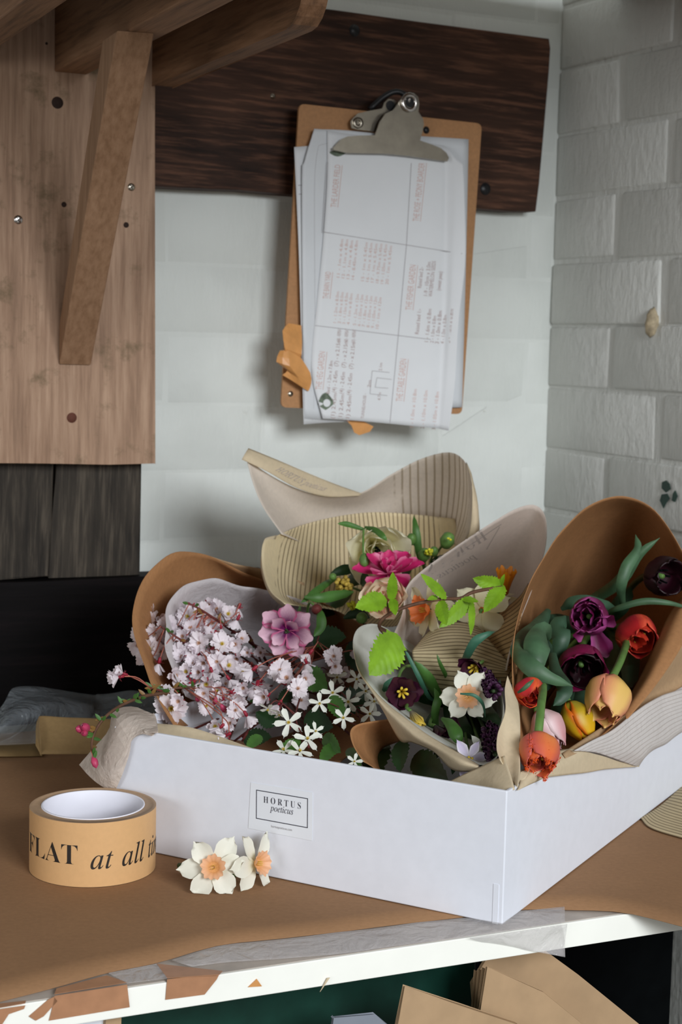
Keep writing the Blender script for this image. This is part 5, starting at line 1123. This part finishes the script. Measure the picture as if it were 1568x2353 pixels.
sp = root('bud_spray', at(990, 1300, 1.56), 'green spray of round buds at the right of the back wrap', 'foliage')
for b_, rr_ in (((945, 1240, 1.57), 13), ((1028, 1243, 1.55), 18), ((975, 1276, 1.55), 15), ((997, 1268, 1.55), 11)):
    bud(sp, b_, px(rr_, 1.55), 'stem', n=(.2, .7, .6)); stem(sp, [b_, ((b_[0]+980)/2, b_[1]+30, 1.58), (985, 1340, 1.62)], .0012)
blobs(sp, at(985, 1268, 1.54), None, 12, px(9, 1.54), px(4, 1.54), 'acid', 'florets', 8); blobs(sp, at(1034, 1240, 1.535), None, 4, px(6, 1.54), px(3, 1.54), 'acid', 'florets', 9)
ribbon(sp, [(968, 1300, 1.58), (962, 1260, 1.57), (956, 1215, 1.57), (951, 1184, 1.58)], px(19, 1.57), 'leaf_mid')
ribbon(sp, [(985, 1310, 1.58), (1000, 1290, 1.56), (1020, 1275, 1.55)], px(16, 1.55), 'leaf_dark')
ribbon(sp, [(960, 1300, 1.56), (930, 1290, 1.54), (925, 1260, 1.55)], px(22, 1.55), 'leaf_dark')
lv = root('leafy_spray', at(760, 1370, 1.50), 'leafy green spray with ochre and acid yellow heads at the left of the back wrap', 'foliage')
ribbon(lv, [(770, 1330, 1.50), (745, 1345, 1.47), (715, 1368, 1.45), (692, 1385, 1.44)], px(18, 1.47), 'leaf_mid'); ribbon(lv, [(700, 1372, 1.44), (735, 1374, 1.44), (775, 1368, 1.45), (813, 1360, 1.46)], px(26, 1.45), 'leaf_mid', prof='oval')
ribbon(lv, [(800, 1300, 1.53), (830, 1325, 1.50), (850, 1350, 1.48)], px(30, 1.5), 'leaf_dark', prof='oval'); ribbon(lv, [(690, 1392, 1.44), (688, 1405, 1.43), (687, 1420, 1.43)], px(8, 1.43), 'leaf_mid')
ribbon(lv, [(760, 1320, 1.52), (790, 1310, 1.52), (830, 1305, 1.53)], px(26, 1.52), 'leaf_dark', prof='oval'); ribbon(lv, [(790, 1420, 1.46), (820, 1410, 1.46), (850, 1420, 1.46)], px(26, 1.46), 'leaf_dark', prof='oval')
blobs(lv, at(788, 1342, 1.475), None, 34, px(22, 1.47), px(6, 1.47), 'ochre', 'florets', 12); bud(lv, (765, 1325, 1.47), px(9, 1.47), 'stem'); blobs(lv, at(808, 1392, 1.45), None, 26, px(10, 1.45), px(4, 1.45), 'acid', 'florets', 13); bud(lv, (832, 1420, 1.44), px(14, 1.44), 'stem')
stem(lv, [(788, 1342, 1.48), (810, 1350, 1.53), (860, 1370, 1.62)], .0012); stem(lv, [(808, 1392, 1.455), (830, 1390, 1.52), (870, 1380, 1.62)], .0012)
for p in ((760, 1400), (850, 1440), (780, 1380), (870, 1340), (920, 1320), (820, 1330)):
    ribbon(lv, [(p[0]+30, p[1]-20, 1.60), (p[0]+5, p[1]-5, 1.56), (p[0]-20, p[1]+12, 1.53)], px(34, 1.55), 'leaf_dark', prof='oval')

# --- pink flower and bud between left and back wraps
pf = root('pink_anemone', at(658, 1446, 1.37), 'purple and pink many petalled flower above the cherry blossom', 'flower')
cc = at(660, 1448, 1.385); nn = FV(-.10, -.12, .98)
petals(pf, cc, nn, 7, px(66, 1.38), px(50, 1.38), .12, M['ppurple'], 'round', .3, .15, .3, .001, .16, crease=.06, nu=8, ruffle=.03); petals(pf, cc+nn*.001, nn, 4, px(50, 1.38), px(40, 1.38), .5, M['ppurple'], 'round', .3, .3, .0, .001, .2, crease=.06, nu=8, ruffle=.03)
blobs(pf, cc+nn*.003, nn, 12, .0024, .0008, 'frit' if False else 'stemdark', 'stamens', 4); stem(pf, [cc, at(690, 1460, 1.45), at(700, 1520, 1.6)], .0016, 'twigred', raw=True)
bd = root('hellebore_bud', at(727, 1400, 1.39), 'small crimson green bud with a drooping leaf right of the pink flower', 'flower')
bud(bd, (728, 1400, 1.39), px(13, 1.39), 'twigred', n=(0, .3, 1)); ribbon(bd, [(722, 1400, 1.395), (736, 1412, 1.385), (738, 1440, 1.38), (722, 1462, 1.375)], px(24, 1.38), 'leaf_mid', prof='oval'); stem(bd, [(728, 1398, 1.395), (712, 1385, 1.41), (705, 1420, 1.45), (700, 1500, 1.6)], .0012)

# --- hazel twig with lime leaves
hz = root('leafy_twig', at(889, 1415, 1.30), 'thin brown twig with bright lime toothed leaves across the wraps', 'twig')
stem(hz, [(930, 1520, 1.40), (898, 1470, 1.33), (872, 1440, 1.30), (889, 1415, 1.295), (941, 1392, 1.30), (1012, 1377, 1.31), (1059, 1375, 1.32), (1087, 1361, 1.325), (1154, 1348, 1.34)], .0015, 'twig', 'twig', n=40)
stem(hz, [(872, 1440, 1.30), (890, 1450, 1.285), (910, 1461, 1.275)], .0009, 'twig', 'leaf_stalk'); stem(hz, [(895, 1414, 1.295), (892, 1400, 1.295), (890, 1385, 1.30)], .0009, 'twig', 'leaf_stalk')
HL = [((916, 1460, 1.275), (858, 1548, 1.245), 88), ((888, 1376, 1.30), (824, 1392, 1.275), 50), ((900, 1380, 1.30), (904, 1320, 1.285), 26), ((902, 1376, 1.30), (908, 1408, 1.28), 24), ((1026, 1376, 1.31), (975, 1321, 1.29), 26), ((1006, 1372, 1.31), (986, 1375, 1.295), 14),
      ((1012, 1380, 1.31), (1022, 1432, 1.29), 36), ((1084, 1372, 1.325), (1018, 1440, 1.30), 38), ((1084, 1378, 1.325), (1086, 1454, 1.30), 18), ((1156, 1347, 1.34), (1092, 1332, 1.325), 38), ((1158, 1345, 1.34), (1116, 1400, 1.315), 40), ((1150, 1348, 1.34), (1158, 1322, 1.33), 12), ((1062, 1376, 1.32), (1098, 1380, 1.31), 16)]
for b_, t_, w in HL:
    off = FV(random.uniform(-.4, .4), random.uniform(-.1, .6), 1.0); broadleaf(hz, b_, t_, px(w, 1.3), nrm=off, pleat=.035)

# --- cherry blossom: one mesh of each kind, shared by every blossom
def local_flower(kind):
    rnd_ = random.Random(len(kind)*7+ord(kind[0])); V, F_, fm = [], [], []
    def add(v, f, m):
        n = len(V); V.extend(v); F_.extend(tuple(i+n for i in q) for q in f); fm.extend([m]*len(f))
    Z = Vector((0, 0, 1)); O = Vector((0, 0, 0))
    k, L, W, th = {'open': (11, .0078, .0050, .28), 'half': (9, .0075, .0050, .75), 'shut': (6, .0068, .0052, 1.25)}[kind]
    for i in range(k):
        v, f, uv = petal(L*rnd_.uniform(.85, 1.08), W*rnd_.uniform(.8, 1.1), 'notch', .35, rnd_.uniform(-.2, .25), 5, 6, notch=.16, ruffle=.06, seed=i)
        add(place_petal(v, O+Z*.0004*(i % 2), Z, 2*math.pi*i/k+rnd_.uniform(-.15, .15), th+(.22 if i % 2 else 0)+rnd_.uniform(-.1, .1), .0006, rnd_.uniform(-.2, .2)), f, 0)
    return V, F_, fm
def mk(name, V, F_, mats, fm=None):
    me = bpy.data.meshes.new(name); me.from_pydata([tuple(v) for v in V], [], F_)
    for m_ in mats: me.materials.append(m_)
    if fm:
        for p, q in zip(me.polygons, fm): p.material_index = q
    me.polygons.foreach_set('use_smooth', [True]*len(me.polygons)); me.update(); return me
BM = {k: mk('blossom_'+k, *local_flower(k)[:2], [M['petalw' if k != 'shut' else 'petalp']]) for k in ('open', 'half', 'shut')}
V, F_ = [], []
for i in range(9):
    a = i*.7; v, f = tube([Vector((0, 0, .0003)), Vector((math.cos(a)*.0012, math.sin(a)*.0012, .0026))], .00022, 4); n = len(V); V += v; F_ += [tuple(q+n for q in g) for g in f]
STM = mk('stamens', V, F_, [M['stamen_p']]); STY = mk('stamens_y', V, F_, [M['stamen']])
V, F_ = lathe([(.0003, -.0042), (.0011, -.0035), (.0011, -.001), (.0007, .0002)], (0, 0, 0), 8)
for i in range(5):
    v, f, _ = petal(.0032, .0016, 'point', .2, -.4, 3, 4); v = place_petal(v, Vector((0, 0, -.0009)), Vector((0, 0, 1)), i*1.257, .1, .0008); n = len(V); V += v; F_ += [tuple(q+n for q in g) for g in f]
CAL = mk('calyx', V, F_, [M['crimson']])
V, F_ = lathe([(.0002, -.003), (.0011, -.002), (.0018, 0), (.0015, .002), (.0002, .0034)], (0, 0, 0), 9); BUD = mk('bud', V, F_, [M['pinkbud']])
V, F_ = [], []
for i in range(5):
    v, f, _ = petal(.0098, .0040, 'strap', .2, -.15, 4, 6); v = place_petal(v, Vector((0, 0, 0)), Vector((0, 0, 1)), i*1.257+random.uniform(-.1, .1), .15, .0006); n = len(V); V += v; F_ += [tuple(q+n for q in g) for g in f]
STAR = mk('star', V, F_, [M['starw']])
def inst(name, me, parent, loc, q, sc=1.0):
    o = bpy.data.objects.new(name, me); COL.objects.link(o); o.parent = parent; o.location = loc; o.rotation_mode = 'QUATERNION'; o.rotation_quaternion = q; o.scale = (sc,)*3; return o
def extra(poly_c, n, sx, sy, dy=.02):
    return [(poly_c[0]+random.gauss(0, sx), poly_c[1]+random.gauss(0, sy), random.choice(['open', 'half', 'half']), fc(-.1, .1) if random.random() < .6 else back(), random.uniform(1.0, 1.35), random.uniform(.0, dy)) for _ in range(n)]
def branch(name, label, cat, group, spine, flowers, r=.0016, mat='twigred', cutw=None, kind='cherry', bracts=0):
    """spine: px points of the twig; flowers: (px, py, Y, kind, face, scale)"""
    b = root(name, at(*spine[0]), label, cat, group); P = cr([at(*p) for p in spine], 24); V, F_ = tube(P, r, 6, r2=r*.5)
    mesh('twig', V, F_, M[mat], b); og = Vector(b.location); sv, sf = [], []
    for (x, y, Yd, kd, fc, sc) in flowers:
        p = at(x, y, Yd); n = FV(*fc); q = n.to_track_quat('Z', 'Y') @ Euler((0, 0, random.uniform(0, 6))).to_quaternion()
        if kind == 'cherry':
            if kd == 'bud': o = inst('bud', BUD, b, p-og, q, sc)
            else:
                o = inst('blossom', BM[kd], b, p-og, q, sc); inst('stamens', random.choice([STM, STM, STY]), o, (0, 0, 0), (1, 0, 0, 0)); inst('calyx', CAL, o, (0, 0, 0), (1, 0, 0, 0))
        else:
            o = inst('blossom', STAR, b, p-og, q, sc); inst('stamens', STY, o, (0, 0, .0), (1, 0, 0, 0), .9)
        near = min(P, key=lambda a: (a-p).length+.3*abs((a-p).length-.02)); v, f = tube([p-n*.003, p-n*.009+(near-p)*.25, near], .0005, 5, 8); m_ = len(sv); sv += v; sf += [tuple(a+m_ for a in g) for g in f]
    if sv: o = mesh('stalks', sv, sf, M['stemred' if kind == 'cherry' else 'twigred'], b); o['kind'] = 'stuff'
    for k in range(bracts):
        p = random.choice(P[4:]); d = FV(random.uniform(-1, 1), random.uniform(-.4, 1), random.uniform(0, 1)); ribbon(b, [p, p+d*.004, p+d*.008], .0028, random.choice(['leaf_mid', 'leaf_bronze', 'leaf_mid']), raw=True, n=5, nu=3, name='young_leaf')
    return b
def fc(a=0, b=0, c=1, j=.45): return (a+random.uniform(-j, j), b+random.uniform(-j, j), c)
def YB(y): return 1.245+(1700-y)*.00062
def fl_list(pts, jy=.01): 
    out = []
    for t in pts:
        x, y = t[:2]; kd = t[2] if len(t) > 2 else 'open'; f = t[3] if len(t) > 3 else fc(-.1, .1); sc = t[4] if len(t) > 4 else random.uniform(1.15, 1.45); dy = t[5] if len(t) > 5 else random.uniform(-jy, jy)
        out.append((x, y, YB(y)+dy, kd, f, sc))
    return out
G = 'cherry branches in the left kraft wrap'; SIDE = (-.2, -1.0, .1)
back = lambda: (random.uniform(-.6, .6), random.uniform(-.9, -.2), random.uniform(-.5, .1))
b1 = branch('cherry_branch', 'uppermost cherry branch with dense white pink blossom against the tissue', 'branch', G, [(640, 1590, 1.60), (600, 1500, 1.48), (520, 1440, 1.42), (460, 1400, 1.40), (430, 1385, 1.395)],
    fl_list([(466, 1408, 'open', (0, .1, 1), 1.35), (434, 1416), (524, 1412, 'half', (.2, .3, .9)), (548, 1398, 'half', back()), (457, 1445, 'half'), (490, 1432), (421, 1463, 'half'), (500, 1400), (545, 1425, 'half', back()), (410, 1402, 'half'), (508, 1445, 'half', back(), 1.0), (480, 1388, 'half'), (440, 1395, 'shut')]+extra((470, 1430), 12, 38, 20)), bracts=8)
b2 = branch('cherry_branch', 'cherry branch at the far left of the wrap with wide open pale blossom', 'branch', G, [(640, 1600, 1.60), (520, 1540, 1.44), (430, 1480, 1.38), (370, 1440, 1.37)],
    fl_list([(343, 1427), (385, 1436, 'open', (0, .1, 1), 1.3), (323, 1459, 'open', (-.4, .1, .8), 1.2), (345, 1490, 'open', (-.1, 0, 1), 1.45), (372, 1497, 'open', (-.1, 0, 1), 1.2), (335, 1515, 'half'), (365, 1525, 'half', back()), (380, 1468, 'half'), (330, 1440, 'half'), (358, 1455), (318, 1482, 'half'), (375, 1420, 'half'), (388, 1475, 'bud', (0, .5, 1), 1.3), (396, 1482, 'bud', (0, .5, 1), 1.4), (345, 1412, 'half')]), bracts=6)
b3 = branch('cherry_branch', 'cherry branch across the middle of the wrap with crimson calyxes showing', 'branch', G, [(650, 1600, 1.60), (600, 1540, 1.45), (530, 1510, 1.40), (470, 1490, 1.385), (430, 1500, 1.38)],
    fl_list([(466, 1462, 'half', back()), (484, 1497, 'half', back(), 1.25), (510, 1481), (443, 1490, 'half'), (448, 1526, 'half'), (488, 1545, 'half', back(), 1.2), (420, 1510, 'half'), (528, 1562, 'half', back(), 1.2), (500, 1520), (540, 1480, 'half'), (470, 1522, 'half'), (430, 1545, 'half'), (460, 1478), (525, 1530, 'half'), (545, 1512, 'half'), (490, 1455, 'half', back()), (555, 1470, 'half')]+extra((480, 1510), 14, 45, 22)), bracts=10)
b4 = branch('cherry_branch', 'lower cherry branch with blossom hanging toward the box rim at left', 'branch', G, [(640, 1640, 1.56), (560, 1610, 1.40), (480, 1585, 1.33), (420, 1580, 1.31), (345, 1590, 1.30)],
    fl_list([(381, 1597, 'open', (0, 0, 1), 1.3), (394, 1628, 'open', (.05, .05, 1), 1.9), (412, 1612, 'half'), (403, 1552, 'half'), (470, 1593, 'half'), (550, 1615, 'half', (0, -.2, 1), 1.2), (568, 1646, 'half', back()), (506, 1673, 'half', back()), (530, 1660, 'half'), (440, 1570, 'half', back()), (540, 1632), (495, 1610, 'bud', back(), 1.2), (513, 1627, 'bud', back(), 1.4), (455, 1605, 'bud'), (520, 1690, 'half', back()), (475, 1570, 'half'), (560, 1580, 'half')]+extra((510, 1610), 10, 35, 25)), r=.0018, mat='twig', bracts=16)
b5 = branch('cherry_branch', 'dark inner cherry branch right of the pink flower with shaded blossom', 'branch', G, [(650, 1600, 1.60), (690, 1560, 1.47), (720, 1500, 1.42), (745, 1420, 1.42)],
    fl_list([(644, 1540, 'open', (.1, .1, 1), 1.4), (660, 1560, 'half'), (591, 1577, 'half', (-.1, -.6, .5), 1.5), (711, 1503, 'half', back()), (769, 1508), (770, 1530, 'half'), (742, 1418, 'bud', back(), 1.2), (684, 1584), (705, 1525, 'half', back()), (790, 1545, 'half', fc(), 1, .06), (820, 1500, 'half', fc(), 1, .08), (600, 1500, 'half', fc(), 1, .05), (570, 1500, 'half', fc(), 1, .04), (615, 1540, 'half', fc(), 1, .04), (580, 1540, 'half', back()), (610, 1600, 'half'), (640, 1620, 'half', back()), (700, 1560, 'half')]+extra((640, 1540), 10, 60, 35, .07)), bracts=6)
b6 = branch('cherry_branch', 'pair of side facing blossoms sticking out left of the kraft wrap', 'branch', G, [(420, 1600, 1.33), (380, 1590, 1.30), (345, 1580, 1.29)],
    [(272, 1556, 1.275, 'half', (-.85, -.15, .35), 1.25), (282, 1547, 1.28, 'half', (-.8, .35, .3), 1.1)], bracts=10)
b7 = branch('cherry_branch', 'budding cherry twig trailing down over the corner tissue', 'branch', G, [(400, 1590, 1.305), (340, 1598, 1.285), (280, 1620, 1.265), (235, 1655, 1.25), (212, 1700, 1.245), (215, 1745, 1.235)],
    [(188, 1676, 1.24, 'bud', (-.5, .2, .6), 1.9), (197, 1672, 1.238, 'bud', (-.2, .3, .8), 2.0), (194, 1684, 1.238, 'bud', (0, .1, .9), 1.6), (217, 1750, 1.235, 'bud', (.3, -.8, .3), 1.6)], r=.0017, mat='twig', bracts=26)
# white star blossom
G2 = 'white star blossom sprays'
def s_list(pts): return [(x, y, YB(y)-.01+dz, '', f, sc) for x, y, f, sc, dz in pts]
s1 = branch('serviceberry_spray', 'spray of white narrow petalled star flowers at the front of the cherry', 'branch', G2, [(700, 1540, 1.42), (690, 1600, 1.33), (680, 1650, 1.27), (700, 1700, 1.25)],
    s_list([(664, 1660, (0, .15, 1), 1.3, 0), (707, 1698, (.1, .4, .8), 1.2, 0), (653, 1724, (-.2, .6, .7), 1.1, -.005), (689, 1727, (.2, .6, .7), 1.1, -.01), (617, 1628, (-.2, -.6, .5), .9, 0), (642, 1640, (0, -.8, .5), .8, 0), (725, 1680, (.3, .2, .9), .8, 0)]), r=.001, kind='star', bracts=0)
s2 = branch('serviceberry_spray', 'shaded spray of white star flowers deep beside the front wrap', 'branch', G2, [(700, 1540, 1.45), (760, 1570, 1.38), (810, 1620, 1.32), (840, 1680, 1.28)],
    s_list([(765, 1592, (0, .2, 1), 1.1, .01), (800, 1612, (.1, 0, 1), 1.1, .02), (840, 1588, (.2, .1, 1), 1.0, .03), (850, 1640, (0, .1, 1), 1, .02), (790, 1650, (-.1, .3, 1), 1, .01), (820, 1560, (0, 0, 1), 1, .05), (860, 1612, (0, .2, 1), 1, .03), (735, 1615, (0, -.2, 1), 1.0, .0), (815, 1750, (0, .3, 1), .7, -.01), (775, 1555, (0, -.2, 1), 1, .05)]), r=.001, kind='star', bracts=0)
# leaves and dark stems low in the box
fo = root('green_foliage', at(780, 1700, 1.28), 'green toothed foliage low in the box along the front rim', 'foliage')
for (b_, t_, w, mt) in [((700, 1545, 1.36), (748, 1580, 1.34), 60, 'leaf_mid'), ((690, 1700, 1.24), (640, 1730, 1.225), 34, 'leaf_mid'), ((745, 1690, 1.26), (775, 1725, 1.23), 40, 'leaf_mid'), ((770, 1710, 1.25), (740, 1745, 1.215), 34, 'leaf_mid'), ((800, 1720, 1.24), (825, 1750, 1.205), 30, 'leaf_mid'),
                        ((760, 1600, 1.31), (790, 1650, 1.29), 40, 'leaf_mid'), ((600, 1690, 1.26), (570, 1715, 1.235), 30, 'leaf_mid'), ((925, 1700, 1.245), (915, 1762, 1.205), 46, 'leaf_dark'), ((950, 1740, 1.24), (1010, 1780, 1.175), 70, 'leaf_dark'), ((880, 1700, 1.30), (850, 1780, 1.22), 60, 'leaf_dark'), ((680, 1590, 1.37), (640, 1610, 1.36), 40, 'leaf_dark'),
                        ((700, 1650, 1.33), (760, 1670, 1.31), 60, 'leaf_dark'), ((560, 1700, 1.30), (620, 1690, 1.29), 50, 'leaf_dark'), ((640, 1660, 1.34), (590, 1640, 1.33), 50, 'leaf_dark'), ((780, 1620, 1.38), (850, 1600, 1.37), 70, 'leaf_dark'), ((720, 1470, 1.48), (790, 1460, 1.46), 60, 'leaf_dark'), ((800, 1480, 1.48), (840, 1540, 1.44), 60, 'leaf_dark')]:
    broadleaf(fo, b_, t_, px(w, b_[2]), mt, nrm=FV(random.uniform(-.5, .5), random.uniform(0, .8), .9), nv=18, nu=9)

# dark stems and leaves added to fill the wraps, standing in for deep shade
ds = root('filler_stems', at(760, 1560, 1.5), 'tangle of thin dark red brown stems added to darken the hollow of the left wrap', 'stems')
V, F_ = [], []
for k in range(46):
    a = at(640+random.gauss(0, 18), 1580+random.gauss(0, 18), 1.60); x = random.uniform(440, 860); y = random.uniform(1450, 1730)
    b = at(x, y, YB(y)+random.uniform(.02, .10)); m_ = (a+b)/2+Vector((random.uniform(-.02, .02), 0, random.uniform(-.01, .025)))
    v, f = tube([a, m_, b], random.uniform(.0005, .0011), 5, 9); n = len(V); V += v; F_ += [tuple(q+n for q in g) for g in f]
o = mesh('stems', V, F_, M['twigred'], ds); o['kind'] = 'stuff'
dl = root('filler_leaves', at(1080, 1640, 1.35), 'dark filler leaves added for the shade deep inside the front wrap', 'foliage')  # filler leaves, their dark green gives the front wrap its shaded depth
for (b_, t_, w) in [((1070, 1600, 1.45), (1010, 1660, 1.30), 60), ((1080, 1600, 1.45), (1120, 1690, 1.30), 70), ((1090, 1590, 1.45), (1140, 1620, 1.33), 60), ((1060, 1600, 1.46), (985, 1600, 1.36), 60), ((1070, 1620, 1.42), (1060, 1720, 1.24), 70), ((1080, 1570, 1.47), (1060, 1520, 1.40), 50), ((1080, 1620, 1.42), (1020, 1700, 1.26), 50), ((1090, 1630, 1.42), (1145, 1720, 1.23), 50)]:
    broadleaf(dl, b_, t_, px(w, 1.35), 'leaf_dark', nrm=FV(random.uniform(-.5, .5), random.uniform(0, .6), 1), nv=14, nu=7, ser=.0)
tlv = root('filler_leaves', at(1330, 1500, 1.5), 'dark green tulip leaves filling the heart of the kraft wrap', 'foliage')
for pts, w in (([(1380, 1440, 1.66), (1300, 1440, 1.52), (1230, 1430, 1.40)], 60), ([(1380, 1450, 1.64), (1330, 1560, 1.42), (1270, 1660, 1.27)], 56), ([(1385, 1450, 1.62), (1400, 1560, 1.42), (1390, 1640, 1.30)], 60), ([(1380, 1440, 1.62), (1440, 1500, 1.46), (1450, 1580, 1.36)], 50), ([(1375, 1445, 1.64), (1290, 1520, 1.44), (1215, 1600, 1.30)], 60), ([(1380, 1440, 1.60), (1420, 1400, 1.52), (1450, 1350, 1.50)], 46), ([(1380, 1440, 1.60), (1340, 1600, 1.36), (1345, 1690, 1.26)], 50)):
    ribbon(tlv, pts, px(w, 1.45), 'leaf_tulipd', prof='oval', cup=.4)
# extra inner petals of the fuller tulips
def inner(t, c, n, k, L, W, th, mt, ph=0.0): petals(t, at(*c), FV(*n), k, L, W, th, M[mt], 'round', .5, .35, ph, .002, .2, ruffle=.05, nu=8, name='inner_petal')
inner(tul['purple'], (1358, 1420, 1.40), (-.25, .10, .95), 5, px(74, 1.36), px(48, 1.36), 1.05, 't_purple', .3)
inner(tul['purple'], (1362, 1436, 1.39), (.1, -.5, .85), 3, px(76, 1.36), px(56, 1.36), .5, 't_purple', 1.3)
inner(tul['red'], (1449, 1442, 1.42), (.22, -.38, .90), 4, px(84, 1.38), px(44, 1.38), 1.15, 't_inner', .3)
inner(tul['orange'], (1237, 1692, 1.148), (-.06, -.60, .80), 5, px(100, 1.13), px(40, 1.13), 1.15, 't_orange', .5)
inner(tul['redor'], (1211, 1573, 1.248), (.12, -.45, .85), 3, px(66, 1.22), px(34, 1.22), 1.15, 't_inner', .5)
inner(tul['plum'], (1332, 1509, 1.358), (-.02, -.45, .88), 5, px(66, 1.32), px(40, 1.32), .95, 't_black', .5)
